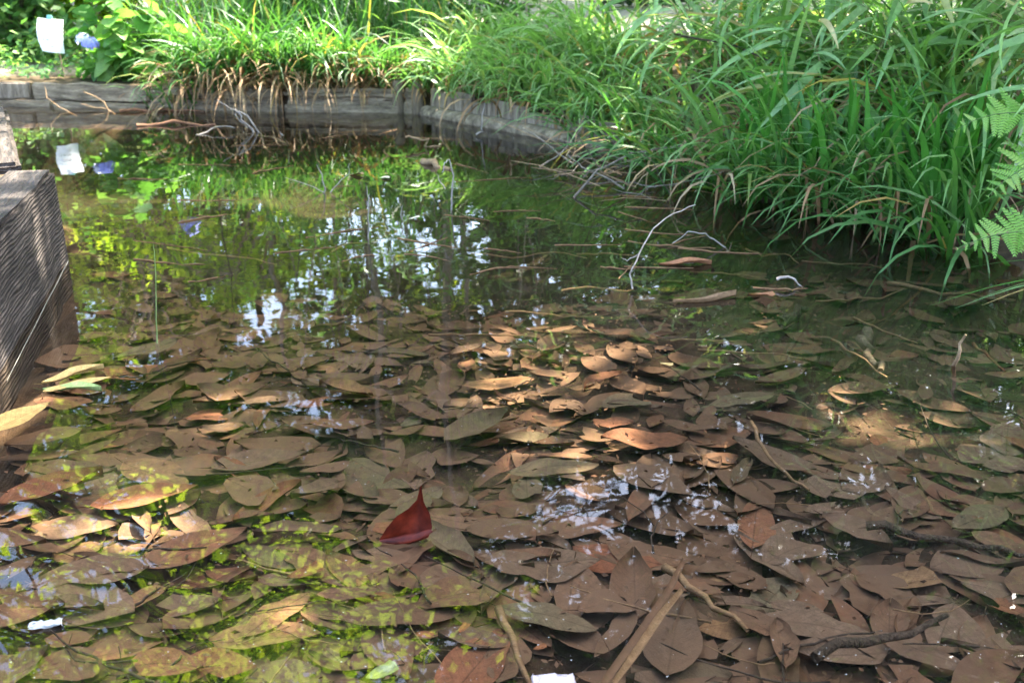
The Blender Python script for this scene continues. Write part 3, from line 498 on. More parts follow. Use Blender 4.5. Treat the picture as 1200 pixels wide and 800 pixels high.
# ------------------------------------------------------------------ bamboo grass with single leaves
def bleaf_mesh(seed):
    r = np.random.default_rng(seed); v, f, rn = blades([[0, 0, 0]], np.zeros(1), np.ones(1), np.array([0.092]), np.array([R(10)]), np.array([R(r.uniform(20, 75))]), 7, roll=np.array([r.normal(0, 0.3)]), fold=0.22)
    return mesh_np('leaf', v, f, 'bamboo_leaf', np.zeros(len(v)), True)
BL = [bleaf_mesh(s) for s in range(8)]
def bamboo(p, h, lean_az, label, group, nl=14, ll=0.2, joined=False):
    p = np.array([p[0], p[1], gz(p[0], p[1]) - 0.03]); t = thing('bamboo_plant', p, label, 'bamboo', group); g_ = Geo()
    s = np.linspace(0, 1, 9); lean = h * rng.uniform(0.15, 0.5)
    path = np.stack([math.cos(lean_az) * lean * s ** 2.2, math.sin(lean_az) * lean * s ** 2.2, h * (s - 0.18 * s ** 3)], -1) + rng.normal(0, 0.006, (9, 3)); path[0] = 0
    v, f = tube(path, np.linspace(0.0055, 0.0022, 9), 6); g_.add(v, f); obj('culm', g_.mesh('culm', 'culm', True), t)
    J = Geo(); tw = Geo()
    for k in range(nl):
        u = rng.uniform(0.3, 1.0); b = np.array([np.interp(u, s, path[:, c]) for c in range(3)]); az = lean_az + rng.normal(0, 1.1); tl = rng.uniform(0.02, 0.16)
        e = b + tl * np.array([math.cos(az), math.sin(az), rng.uniform(-0.1, 0.6)]); v, f = tube([b, (b + e) / 2 + [0, 0, 0.01], e], 0.0012, 4); tw.add(v, f)
        sc_ = ll * rng.uniform(0.6, 1.25); rot = Euler((rng.normal(0, 0.4), rng.uniform(-0.35, 0.75), az + rng.normal(0, 0.5)))
        mtx = Matrix.Translation(Vector(e)) @ rot.to_matrix().to_4x4() @ Matrix.Scale(sc_, 4)
        if joined:
            me = BL[k % 8]; vv = np.array([mtx @ q.co for q in me.vertices]); ff = np.array([list(q.vertices) for q in me.polygons]); J.add(vv, ff, rng.random())
        else:
            o = obj('leaf', BL[rng.integers(8)], t); o.matrix_basis = mtx
    obj('twigs', tw.mesh('twigs', 'culm'), t, kind='stuff')
    if joined: obj('foliage', J.mesh('foliage', 'bamboo_leaf', True), t, kind='stuff')
for k in range(46):                          # right bank, leaves large in view
    x = 730 + k * 11 + rng.normal(0, 12); y0 = np.interp(x, [700, 880, 1000, 1200, 1330], [172, 240, 264, 336, 420]); p = gp(x, y0) + np.array([0.35, 0.45, 0]) * rng.uniform(0.5, 2.3)
    bamboo(p, rng.uniform(0.6, 1.25), R(rng.uniform(-190, -70)), 'bamboo plant with long drooping leaves leaning out from the right bank', 'bamboo on the right bank', 17, 0.34)
for k in range(76):                          # thicket behind
    p = np.array([rng.uniform(-1.3, 4.2), rng.uniform(7.6, 9.6)]) if k < 54 else np.array([rng.uniform(2.2, 5.0), rng.uniform(4.6, 7.4)])
    bamboo(p, rng.uniform(1.2, 2.4), R(rng.uniform(-170, -20)), 'slim bamboo in the thicket behind the sedge', 'bamboo thicket', 70, 0.19, True)

for k in range(30):                          # bare stems at the back of the far bank
    x = rng.uniform(-2.4, 1.0); y = rng.uniform(7.9, 9.6); h = rng.uniform(1.1, 2.6); b0 = np.array([x, y, gz(x, y) - 0.03]); e = b0 + np.array([rng.normal(0, 0.18) * h, rng.normal(0, 0.1) * h, h])
    g_ = Geo(); v, f = tube(wobble_path(b0, e, 7, 0.05), np.linspace(0.011, 0.004, 7) * rng.uniform(0.6, 1.3), 6); g_.add(v, f)
    o = obj('bare_sapling', g_.mesh('bare_sapling', 'pale_bark' if k % 3 else 'bark', True, b0)); o.location = b0; tag(o, 'thin bare upright sapling at the back of the far bank', 'sapling', 'bare saplings on the far bank')
# ------------------------------------------------------------------ ferns at the right edge
def pinna_mesh():
    g_ = Geo(); n = 9
    for k in range(n):
        u = (k + 0.5) / n; w_ = 0.16 * (1 - u) ** 0.6 + 0.02
        for s in (-1, 1):
            a = np.array([u - 0.04, 0, 0]); b = np.array([u + 0.055, 0, 0]); c = np.array([u + 0.09, s * w_, -0.02]); d = np.array([u + 0.01, s * w_ * 0.9, -0.02])
            g_.add([a, b, c, d], [[0, 1, 2, 3]])
    return g_.mesh('leaflet', 'fern')
PM = pinna_mesh()
def fern(p, fr, label):
    p = np.array([*p[:2], gz(p[0], p[1])]) if len(p) == 2 else np.array(p); t = thing('fern', p, label, 'fern', None)
    for (az, L_, th, bd) in fr:
        s = np.linspace(0, 1, 15); thv = R(th) - R(bd) * s ** 1.2; st = L_ / 14
        path = np.zeros((15, 3))
        for q in range(1, 15): path[q] = path[q - 1] + st * np.array([math.cos(thv[q]) * math.cos(R(az)), math.cos(thv[q]) * math.sin(R(az)), math.sin(thv[q])])
        g_ = Geo(); v, f = tube(path, np.linspace(0.003, 0.0008, 15), 5); g_.add(v, f); fo = obj('frond', g_.mesh('frond', 'stem', True), t)
        for q in range(1, 15):
            for sd in (-1, 1):
                for half in (0,):
                    i2 = min(q + half, 14); b = path[int(i2)] + (path[min(int(i2) + 1, 14)] - path[int(i2)]) * (i2 - int(i2)); u = i2 / 14
                    ln = 0.30 * L_ * math.sin(math.pi * (0.12 + 0.88 * u) ** 0.8) * rng.uniform(0.75, 1.1) + 0.008
                    o = obj('leaflet', PM, fo); tv = path[min(int(i2) + 1, 14)] - path[max(int(i2) - 1, 0)]; tv /= np.linalg.norm(tv)
                    sv = np.cross([0, 0, 1.], tv); sv /= np.linalg.norm(sv); nv_ = np.cross(tv, sv); rl = R(32); sv = sv * math.cos(rl) - nv_ * math.sin(rl)
                    xd = 0.38 * tv + sd * sv + rng.normal(0, 0.13, 3); xd /= np.linalg.norm(xd); zd = np.cross(tv, sv); yd = np.cross(zd, xd); yd /= np.linalg.norm(yd); zd = np.cross(xd, yd)
                    mm = Matrix(((xd[0], yd[0], zd[0], 0), (xd[1], yd[1], zd[1], 0), (xd[2], yd[2], zd[2], 0), (0, 0, 0, 1)))
                    o.matrix_basis = Matrix.Translation(Vector(b)) @ mm @ Matrix.Diagonal((ln, ln, ln, 1))
fern(at(1275, 175, 2.95), [(168, 0.40, 48, 85), (192, 0.33, 0, 45)], 'light green fern arching above the lowest fern at the right bank')
fern(at(1280, 285, 2.75), [(172, 0.36, 20, 50), (200, 0.26, 35, 60)], 'light green fern with fronds reaching just over the water')

# ------------------------------------------------------------------ hydrangea bushes, ground cover and notice on the left bank
def hleaf_mesh(seed):
    r = np.random.default_rng(seed); n = 7; g_ = Geo(); V = []
    for k in range(n + 1):
        u = k / n; w_ = 0.34 * math.sin(math.pi * u ** 0.8) ** 0.85 + 0.004; z = -0.22 * u * u + 0.03 * math.sin(6 * u + seed)
        for s in (-1, 0, 1): V.append((u, s * w_ * (1 + 0.06 * (-1) ** k), z + abs(s) * w_ * 0.28))
    F = [[k * 3 + c, k * 3 + c + 1, k * 3 + c + 4, k * 3 + c + 3] for k in range(n) for c in (0, 1)]
    return mesh_np('leaf', V, F, 'hydrangea', np.zeros(len(V)), True)
HL = [hleaf_mesh(s) for s in range(5)]
def flower_head(name, r0, mat, seed):
    r = np.random.default_rng(seed); g_ = Geo()
    for k in range(90):
        d = r.normal(0, 1, 3); d[2] = abs(d[2]) * 0.8 - 0.15; d /= np.linalg.norm(d); c = d * r0 * r.uniform(0.85, 1.0); a = np.cross(d, r.normal(0, 1, 3)); a /= np.linalg.norm(a); b = np.cross(d, a); s = r0 * 0.22
        for q in range(4):
            th = q * math.pi / 2; e = a * math.cos(th) + b * math.sin(th); h = -a * math.sin(th) + b * math.cos(th)
            g_.add([c, c + (e * 0.6 + h * 0.45) * s, c + e * s + d * s * 0.15, c + (e * 0.6 - h * 0.45) * s], [[0, 1, 2, 3]])
    return g_.mesh(name, mat)
def hydrangea(p, ht, rad, n, label, flowers=(), toward=R(-90), ll=0.13):
    p = np.array([p[0], p[1], gz(p[0], p[1])]); t = thing('hydrangea_bush', p, label, 'shrub', 'hydrangea bushes on the left bank'); g_ = Geo(); tips = []
    for k in range(max(6, n // 8)):
        d = rng.normal(0, 1, 3); d[2] = abs(d[2]); d /= np.linalg.norm(d); e = d * np.array([rad, rad * 0.8, ht]) * rng.uniform(0.65, 1.0) + np.array([0, 0, 0.06])
        pth = wobble_path([0, 0, 0], e, 5, 0.03); v, f = tube(pth, np.linspace(0.006, 0.002, 5), 5); g_.add(v, f); tips.append(pth)
    obj('stems', g_.mesh('stems', 'stem', True), t)
    for k in range(n):
        pth = tips[k % len(tips)]; u = rng.uniform(0.35, 1); b = np.array([np.interp(u, np.linspace(0, 1, 5), pth[:, c]) for c in range(3)])
        az = math.atan2(pth[-1][1], pth[-1][0]) + rng.normal(0, 1.2); o = obj('leaf', HL[rng.integers(5)], t)
        o.matrix_basis = Matrix.Translation(Vector(b)) @ Euler((rng.normal(0, 0.35), rng.uniform(-0.35, 0.6), az)).to_matrix().to_4x4() @ Matrix.Scale(ll * rng.uniform(0.6, 1.2), 4)
    for (q, r0, mt) in flowers: obj('flower_head', flower_head('flower_head', r0, mt, int(r0 * 1000)), t, Vector(q) - Vector(p))
hydrangea(gp(152, 119) + np.array([0, 0.12, 0]), 0.72, 0.42, 240, 'hydrangea bush with big leaves drooping over the board edging', [(at(106, 53, 6.8), 0.055, 'petal'), (at(98, 48, 6.85), 0.05, 'petal_pale')], ll=0.16)
hydrangea(gp(170, 100) + np.array([0, 0.1, 0]), 0.85, 0.5, 80, 'taller hydrangea bush with a blue flower head, behind the drooping one', [((-2.36, 7.45, 0.92), 0.08, 'petal')], ll=0.14)
hydrangea(gp(20, 98) + np.array([-0.4, 1.0, 0]), 0.9, 0.75, 170, 'broad hydrangea bush behind the white notice', ll=0.12)
hydrangea(gp(110, 98) + np.array([-0.1, 1.2, 0]), 1.1, 0.8, 170, 'tallest hydrangea bush at the back of the left bank', ll=0.12)
def shrub(name, label, p, ht, rad, n, mat, leaf=(0.08, 0.04)):
    p = np.array([p[0], p[1], gz(p[0], p[1])]); t = thing(name, p, label, 'shrub'); g_ = Geo(); E = []
    for k in range(14):
        d = rng.normal(0, 1, 3); d[2] = abs(d[2]) + 0.3; d /= np.linalg.norm(d); e = d * np.array([rad, rad, ht]); pth = wobble_path([0, 0, 0], e, 5, 0.08); v, f = tube(pth, np.linspace(0.012, 0.003, 5), 5); g_.add(v, f); E += list(pth[1:])
    obj('stems', g_.mesh('stems', 'bark', True), t); E = np.array(E); pts = E[rng.integers(0, len(E), n)] + rng.normal(0, 0.13, (n, 3)); pts[:, 2] = np.maximum(pts[:, 2], 0.03)
    v, f, rn = leaf_cards(pts, *leaf); obj('foliage', mesh_np('foliage', v, f, mat, rn), t, kind='stuff')
shrub('leafy_shrub', 'pale sunlit shrub behind the tallest hydrangea', (-3.3, 9.0), 1.5, 0.9, 4200, 'sunlit_leaf')
shrub('leafy_shrub', 'feathery sunlit shrub behind the upright sedge', (-1.7, 8.3), 1.2, 0.6, 2000, 'cover', (0.09, 0.035))
shrub('leafy_shrub', 'green shrub at the back beside the thin twiggy one', (-0.3, 8.9), 1.3, 0.7, 2400, 'hydrangea', (0.09, 0.035))
shrub('leafy_shrub', 'low sunlit shrub just behind the white notice', (-3.75, 8.2), 0.9, 0.6, 2600, 'cover', (0.09, 0.05))
shrub('leafy_shrub', 'rounded light green shrub at the far left path edge', (-4.6, 7.9), 0.8, 0.6, 2200, 'cover', (0.08, 0.045))
shrub('leafy_shrub', 'sunlit loose shrub behind the sedge at the path edge', (-2.0, 8.9), 1.0, 0.8, 2600, 'sunlit_leaf')
shrub('leafy_shrub', 'bushy green shrub left of the hydrangeas by the path', (-4.5, 8.3), 1.3, 0.9, 3200, 'hydrangea')
shrub('leafy_shrub', 'thin twiggy shrub between the slender pale trees', (-1.1, 9.3), 1.0, 0.5, 700, 'tree_leaf')
shrub('leafy_shrub', 'dark shrub filling the gap behind the planks', (1.1, 9.2), 1.5, 0.9, 3500, 'dark_leaf')
n = 2600; cx = rng.uniform(-4.4, -2.3, n); cy = rng.uniform(6.9, 9.0, n); cz = terrain(cx, cy); ok = pond_sd(cx, cy) > 0.25; P3 = np.stack([cx, cy, cz + rng.uniform(0.01, 0.22, n) * (0.4 + 0.6 * np.sin(cx * 5) ** 2)], -1)[ok]
v, f, rn = leaf_cards(P3, 0.05, 0.03); o = obj('ground_cover', mesh_np('ground_cover', v, f, 'cover', rn), kind='stuff'); o['label'] = 'small light green leaves carpeting the left bank'
# notice: a curled sheet clipped to a thin stake
sp = gp(62, 100); sY = 7.25; tl, tr_, bl, br = at(44, 21, sY), at(74, 23.5, sY), at(50, 60, sY - 0.12), at(76, 63, sY - 0.10)
base = np.array([(bl[0] + br[0]) / 2, sY, gz((bl[0] + br[0]) / 2, sY)]); nt_ = thing('notice', base, 'white printed notice sheet clipped to a stake on the left bank', 'sign')
def sheet(u, v_, lift=0.0):
    p = (tl * (1 - u) + tr_ * u) * (1 - v_) + (bl * (1 - u) + br * u) * v_; p = p + np.array([-0.012 * math.sin(math.pi * v_) * (1 - u), -0.035 * math.sin(math.pi * u) * 0.6 - 0.02 * math.sin(math.pi * v_) - lift, 0]); return p - base
nu, nv = 8, 10; V = [sheet(a / nu, b / nv) for b in range(nv + 1) for a in range(nu + 1)] ; V += [q + np.array([0, 0.0015, 0]) for q in V]; k0 = (nu + 1) * (nv + 1)
F = [[b * (nu + 1) + a, b * (nu + 1) + a + 1, (b + 1) * (nu + 1) + a + 1, (b + 1) * (nu + 1) + a] for b in range(nv) for a in range(nu)]; F += [[q + k0 for q in fc[::-1]] for fc in F]
obj('sheet', mesh_np('sheet', V, F, 'paper', smooth=True), nt_)
tx = Geo()
for (v0, u0, u1, hh) in [(0.27, 0.2, 0.78, 0.035), (0.44, 0.28, 0.66, 0.028), (0.60, 0.38, 0.72, 0.032), (0.585, 0.26, 0.3, 0.06), (0.80, 0.55, 0.72, 0.02)]:
    u = u0
    while u < u1:
        du = rng.uniform(0.02, 0.05); tx.add([sheet(u, v0, 0.003), sheet(u + du, v0, 0.003), sheet(u + du, v0 + hh, 0.003), sheet(u, v0 + hh, 0.003)], [[0, 1, 2, 3]]); u += du + 0.015
obj('print', tx.mesh('print', 'ink'), nt_, kind='stuff')
g_ = Geo(); mt = (tl + tr_) / 2 - base; v, f = tube([(0, 0.012, -0.05), (mt[0], 0.012, mt[2] + 0.02)], 0.006, 6); g_.add(v, f); obj('stake', g_.mesh('stake', 'post'), nt_)
o = obj('clip', box_mesh('clip', 0.035, 0.02, 0.035, 'clip', bev=0.005), nt_); o.location = Vector(mt) + Vector((0.0, -0.012, -0.012))

# ------------------------------------------------------------------ fallen leaves
def fallen_leaf(seed, shape, curl=0.42, n=12):
    """single dead leaf, length 1 along x, with midrib fold, curl and ragged rim"""
    r = np.random.default_rng(seed); rim = {sd_: np.interp(np.arange(n + 1), np.arange(0, n + 1, 2), r.normal(0, 0.08, n // 2 + 1) - (r.random(n // 2 + 1) < 0.08) * 0.35) for sd_ in (-1, 1)}; asp = {'broad': 0.23, 'oval': 0.185, 'lance': 0.13, 'round': 0.30, 'strap': 0.075}[shape] * r.uniform(0.9, 1.1); pw = {'broad': 0.8, 'oval': 0.95, 'lance': 0.9, 'round': 1.0, 'strap': 0.8}[shape]
    c1, c2, tw, ph = r.normal(0, 0.05) * curl, r.normal(0.03, 0.10) * curl, r.normal(0, 0.25) * curl, r.uniform(0, 6.28); V = []; bow = r.normal(0, 0.05)
    for k in range(n + 1):
        u = k / n; w_ = asp * max(0.0, math.sin(math.pi * u ** pw)) ** 0.78 + 0.006
        if k in (0,): w_ = 0.008
        for s in (-1, -0.5, 0, 0.5, 1):
            ww = w_ * (1 + (rim[s][k] if abs(s) == 1 else 0)); yy = s * ww
            z = c1 * math.cos(2 * math.pi * u + ph) + 0.10 * curl * (u - 0.5) ** 2 * (1 if seed % 2 else -0.6) + c2 * s * s * (0.5 + u) * 0.8 + 0.012 * curl * abs(s) * math.sin(9 * u + ph + 2 * s) + (0.02 * (1 - abs(s)) * -1)
            V.append((u - 0.5, yy + bow * math.sin(math.pi * u), z + tw * yy * (u - 0.5)))
    F = [[k * 5 + c, k * 5 + c + 1, k * 5 + c + 6, k * 5 + c + 5] for k in range(n) for c in range(4)]
    V += [(-0.5 - 0.16, 0.012, 0.0), (-0.5 - 0.16, 0.0, 0.004)]; F += [[2, 1, len(V) - 2, len(V) - 1]]      # leaf stalk
    V = np.array(V); F = np.array(F)
    if seed % 5 == 2:                        # torn across
        cut = int(n * r.uniform(0.5, 0.75)); F = np.array([f_ for q, f_ in enumerate(F) if q // 4 < cut or q == len(F) - 1]); row = slice(cut * 5, cut * 5 + 5); V[row, 0] += r.normal(0, 0.05, 5)
    return V, F
SH = ['broad', 'oval', 'oval', 'broad', 'lance', 'oval', 'round', 'broad', 'lance', 'oval', 'strap', 'broad']
LV = [fallen_leaf(100 + k, SH[k % 12]) for k in range(24)]
LV8 = [fallen_leaf(100 + k, SH[k % 12], 0.42, 8) for k in range(24)]
LM = {}
def lmesh(k, mat):
    if (k, mat) not in LM: LM[(k, mat)] = mesh_np('fallen_leaf', LV[k][0], LV[k][1], mat, np.zeros(len(LV[k][0])), True)
    return LM[(k, mat)]
def leaf_matrix(p, yaw, L_, tilt=0.1, wscale=1.0):
    q = Matrix.Rotation(rng.uniform(0, 2 * math.pi), 4, 'Z'); ax = Vector((math.cos(rng.uniform(0, 6.28)), math.sin(rng.uniform(0, 6.28)), 0)).normalized()
    return Matrix.Translation(Vector(p)) @ Matrix.Rotation(rng.normal(0, tilt), 4, ax) @ Matrix.Rotation(yaw, 4, 'Z') @ Matrix.Diagonal((L_, L_ * wscale, L_, 1))
def litter(name, k, mat, p, yaw, L_, label, group=None, tilt=0.07, ws=1.0, cat='leaf'):
    o = obj(name, lmesh(k, mat)); o.matrix_basis = leaf_matrix(p, yaw, L_, tilt, ws); tag(o, label, cat, group); return o
# a deep bed of leaves nobody could count
n = 5600; g_ = Geo(); cx = rng.uniform(-1.9, 2.6, n); cy = 0.9 + rng.random(n) ** 1.25 * 5.4; sdv = pond_sd(cx, cy); ok = (sdv < -0.06) & (np.abs(cx) < cy * 0.62 + 0.35)
cx, cy = cx[ok], cy[ok]; cz = terrain(cx, cy); near = ss((3.0 - cy) / 1.2)
for k in range(len(cx)):
    if rng.random() < ss(np.array([(cy[k] - 2.2 - 0.3 * max(cx[k], 0)) / 2.0]))[0] * 1.02: continue
    if cx[k] > 0.5 and cy[k] > 1.9 and rng.random() < 0.45: continue
    V, F = LV8[rng.integers(24)]; L_ = rng.uniform(0.07, 0.2); m4 = leaf_matrix((cx[k], cy[k], min(cz[k] + rng.uniform(-0.010, 0.022), -0.035)), rng.uniform(0, 6.28), L_, 0.12)
    mm = np.array(m4); W = V @ mm[:3, :3].T + mm[:3, 3]; W[:, 2] = np.minimum(W[:, 2], -0.02); g_.add(W, F, rng.random())
o = obj('leaf_litter', g_.mesh('leaf_litter', 'litter_bed', True), kind='stuff'); o['label'] = 'deep mat of sunken brown leaves covering the pond bed'
# leaves that can be told apart
KIND = [('litter', 'brown sunken leaf with a thin coat of silt lying on the leaf mat', 'brown sunken leaves'), ('litter_grey', 'grey brown silted leaf sunk on top of the leaf mat', 'grey silted leaves'),
        ('litter_red', 'reddish brown sunken leaf lying on the leaf mat', 'reddish sunken leaves'), ('litter_green', 'dull olive sunken leaf lying on the leaf mat', 'olive sunken leaves'), ('litter_tan', 'pale tan sunken leaf lying on the leaf mat', 'tan sunken leaves')]
cnt = 0; tries = 0; placed = []
while cnt < 225 and tries < 6000:
    tries += 1; py = 400 + 430 * rng.random() ** 0.8; px = rng.uniform(-20, 1220); p = gp(px, py, -0.1); p[2] = zz = min(gz(p[0], p[1]) + rng.uniform(0.004, 0.034), -0.03)
    if pond_sd(np.array([p[0]]), np.array([p[1]]))[0] > -0.08: continue
    if px > 780 and py < 520 and rng.random() < 0.6: continue
    if any((p[0] - a) ** 2 + (p[1] - b) ** 2 < 0.06 ** 2 for a, b in placed): continue
    placed.append((p[0], p[1])); q = rng.choice(5, p=[0.44, 0.3, 0.12, 0.09, 0.05]); mt, lb, gr = KIND[q]
    L_ = rng.uniform(0.10, 0.20); yaw = rng.normal(0.1, 0.7) + (math.pi if rng.random() < 0.5 else 0)
    litter('fallen_leaf', int(rng.integers(24)), mt, p, yaw, L_, lb, gr, tilt=0.06); cnt += 1
# leaves singled out: pixel, length px, turn, shape, material, label
def hero(x, y, lpx, ang, k, mat, label, z=None, ws=1.0, tilt=0.03, group=None):
    """a leaf whose long axis shows lpx pixels long at angle ang in the picture"""
    if z is None: q = gp(x, y, -0.1); z = min(gz(q[0], q[1]) + 0.036, -0.03)
    a = gp(x - lpx / 2 * math.cos(R(ang)), y + lpx / 2 * math.sin(R(ang)), z); b = gp(x + lpx / 2 * math.cos(R(ang)), y - lpx / 2 * math.sin(R(ang)), z); d = b - a
    L_ = float(np.linalg.norm(d)); L_ = min(L_, 0.2); return litter('fallen_leaf', k, mat, gp(x, y, z), math.atan2(d[1], d[0]), L_, label, group, tilt, ws)
H = [(148, 536, 126, -4, 1, 'litter', 'wide brown sunken leaf below the yellow leaves at the timber'), (303, 538, 122, 8, 0, 'litter_grey', 'large grey brown leaf with a dark lower rim, half way to the crimson leaf'),
     (378, 667, 84, 8, 2, 'litter_red', 'smooth reddish oval leaf lying beside the crimson leaf'), (885, 610, 96, 84, 5, 'litter_red', 'reddish leaf pointing away across the pond with an orange tip'),
     (1003, 624, 92, -28, 3, 'litter_grey', 'broad taupe leaf overlapping the leaf beside it'), (940, 640, 95, 20, 7, 'litter_grey', 'broad taupe leaf tucked under its neighbour'), (958, 732, 150, -10, 9, 'litter_grey', 'long taupe leaf lying across the tan stick end'),
     (905, 745, 165, -38, 2, 'litter', 'long leaf with an orange red rim beside the tan stick'), (790, 742, 125, 80, 0, 'litter_grey', 'broad brown leaf between two tan sticks'), (636, 655, 145, 2, 6, 'litter_grey', 'very broad smooth grey brown leaf right of the crimson leaf'),
     (726, 706, 100, 8, 7, 'litter', 'round ended brown leaf left of the flat tan blade'), (468, 716, 150, 3, 9, 'litter', 'long curved brown leaf below the crimson leaf'), (408, 692, 74, 4, 5, 'litter', 'small brown leaf under the reddish oval leaf'),
     (325, 716, 96, 34, 9, 'litter_tan', 'pale tan speckled leaf slanting left of the reddish oval leaf'), (560, 502, 96, 22, 3, 'litter_green', 'grey green leaf with a dark notch'), (765, 562, 130, -22, 0, 'litter_grey', 'broad dull leaf beside the curved thin stick'),
     (648, 546, 140, 6, 9, 'litter_green', 'long dull olive leaf beyond the very broad grey leaf'), (585, 446, 90, 6, 5, 'litter_tan', 'tan leaf with a raised rim in the sun fleck'), (702, 456, 70, -6, 2, 'litter_tan', 'tan leaf lying in the brightest sun fleck'),
     (745, 470, 80, 10, 7, 'litter_green', 'olive round leaf next to the small yellow floating leaf'), (150, 433, 92, 6, 6, 'litter_red', 'round reddish leaf near the timber beam'), (60, 575, 140, 16, 3, 'litter_red', 'long reddish leaf under the big yellow leaf'),
     (170, 580, 150, 10, 0, 'litter_red', 'broad reddish leaf in the sun fleck near the timber'), (300, 580, 90, -30, 7, 'litter', 'brown leaf with a folded corner'), (100, 700, 160, -15, 6, 'litter_grey', 'very broad silted leaf mirrored over with green'),
     (230, 640, 150, 20, 0, 'litter', 'broad brown leaf under the green reflections'), (1180, 690, 110, -8, 1, 'litter_grey', 'taupe leaf near the sunken fern reflection'), (1080, 760, 120, -20, 5, 'litter_grey', 'dark taupe leaf in front of the forked sticks'),
     (560, 775, 130, 50, 0, 'litter_red', 'maroon leaf standing on edge beside the pale green leaf'), (640, 720, 120, -12, 9, 'litter_green', 'olive leaf below the very broad grey leaf')]
for h in H: hero(*h)
W_ = 0.004
hero(905, 348, 58, -12, 2, 'orange', 'orange brown leaf floating beside a straight tan leaf', W_, tilt=0.02); hero(826, 350, 74, 6, 10, 'litter_tan', 'straight narrow tan leaf floating next to the orange brown leaf', W_, tilt=0.01, ws=0.55)
hero(786, 429, 26, -25, 2, 'yellow', 'small yellow leaf floating alone', W_); hero(803, 308, 62, 0, 4, 'orange', 'dull orange leaf floating below the arching twig', W_, tilt=0.02)
hero(22, 488, 82, 22, 0, 'yellow', 'big orange yellow leaf leaning on the timber beam', 0.02, tilt=0.05); hero(86, 438, 75, 14, 4, 'yellow', 'narrow yellow leaf of the trio at the timber, upper one', 0.012); hero(92, 449, 84, 12, 8, 'yellow', 'narrow yellow leaf of the trio at the timber, middle one', 0.010); hero(84, 455, 70, -2, 4, 'palegreen', 'narrow yellow green leaf of the trio at the timber, lower one', 0.006)
hero(465, 782, 74, 14, 2, 'palegreen', 'pale green leaf floating below the long curved brown leaf', -0.01)
for (x, y, l, a, mt, lb) in [(506, 746, 40, -20, 'orange', 'torn orange leaf scrap below the long curved leaf'), (548, 731, 26, 40, 'orange', 'small orange leaf scrap beside the upright stick'), (1030, 518, 22, -60, 'orange', 'small orange leaf tip near the short curved log'), (640, 757, 30, 6, 'orange', 'thin orange leaf scrap right of the upright stick'),
                         (492, 255, 26, 2, 'pale', 'cream leaf floating beside the leaning forked twig'), (455, 208, 20, 0, 'pale', 'cream leaf scrap floating between the two twig groups'), (425, 205, 32, -4, 'litter_tan', 'tan leaf floating behind the thin upright twigs'), (865, 160, 30, 60, 'yellow', 'dry yellow leaf caught in the sedge')]:
    hero(x, y, l, a, 2 if l > 24 else 7, mt, lb, W_ if y < 420 else -0.02)
# crimson leaf, curled up like a boat with its tip in the air
foot = gp(474, 638); lft = [(444, 636), (453, 621), (465, 607), (479, 598), (488.5, 588), (492.5, 572)]; rgt = [(480, 640), (502, 632), (506.5, 620), (504, 605), (496.5, 590), (494, 572)]
def lean(x, y, back=0.0): return at(x, y, foot[1] + (640 - y) * 0.00035 + back)
V = []; nc = 7
for k in range(11):
    t = k / 2; a = min(int(t), 4); u = t - a; l_ = np.array(lft[a]) * (1 - u) + np.array(lft[a + 1]) * u; r_ = np.array(rgt[a]) * (1 - u) + np.array(rgt[a + 1]) * u
    for c_ in range(nc): w_ = c_ / (nc - 1); q = l_ * (1 - w_) + r_ * w_; V.append(lean(q[0], q[1], 0.02 * math.sin(math.pi * w_) * (1 - k / 12)) - foot)
F = [[k * nc + c, k * nc + c + 1, (k + 1) * nc + c + 1, (k + 1) * nc + c] for k in range(10) for c in range(nc - 1)]
n0 = len(V)                                   # the lower half, folded towards the viewer on the water
for k in range(8):
    u = k / 7; top_ = np.array((444, 635)) * (1 - u) + np.array((505, 622)) * u; dip = math.sin(math.pi * min(1, u * 0.9 + 0.04)) ** 0.7
    V.append(lean(*top_) - foot); V.append(lean(top_[0] + 1, top_[1] + 5 * dip, -0.010 * dip) - foot); V.append(lean(top_[0] + 3, top_[1] + 10 * dip, -0.008 * dip) - foot)
F += [[n0 + k * 3 + c, n0 + k * 3 + c + 1, n0 + k * 3 + c + 4, n0 + k * 3 + c + 3] for k in range(7) for c in (0, 1)]
cl = obj('crimson_leaf', mesh_np('crimson_leaf', V, F, 'crimson', smooth=True)); cl.location = foot + np.array([0, 0, 0.004])
tag(cl, 'glossy crimson leaf curled upward, its tip standing above the water', 'leaf')
# a pink paper scrap and a small white bit
for (x, y, wd, hh, a, mt, lb) in [(648, 797, 0.055, 0.02, 3, 'pinkpaper', 'pinkish white paper scrap in front of the upright stick'), (53, 731, 0.042, 0.013, 14, 'scrap', 'small white scrap floating over the very broad silted leaf')]:
    o = obj('pale_scrap', box_mesh('pale_scrap', wd, hh, 0.0012, mt, bev=0.0004, cuts=5, jit=0.0018, seed=int(x))); p = gp(x, y, 0.003); o.location = p; o.rotation_euler.z = R(a); tag(o, lb, 'paper')

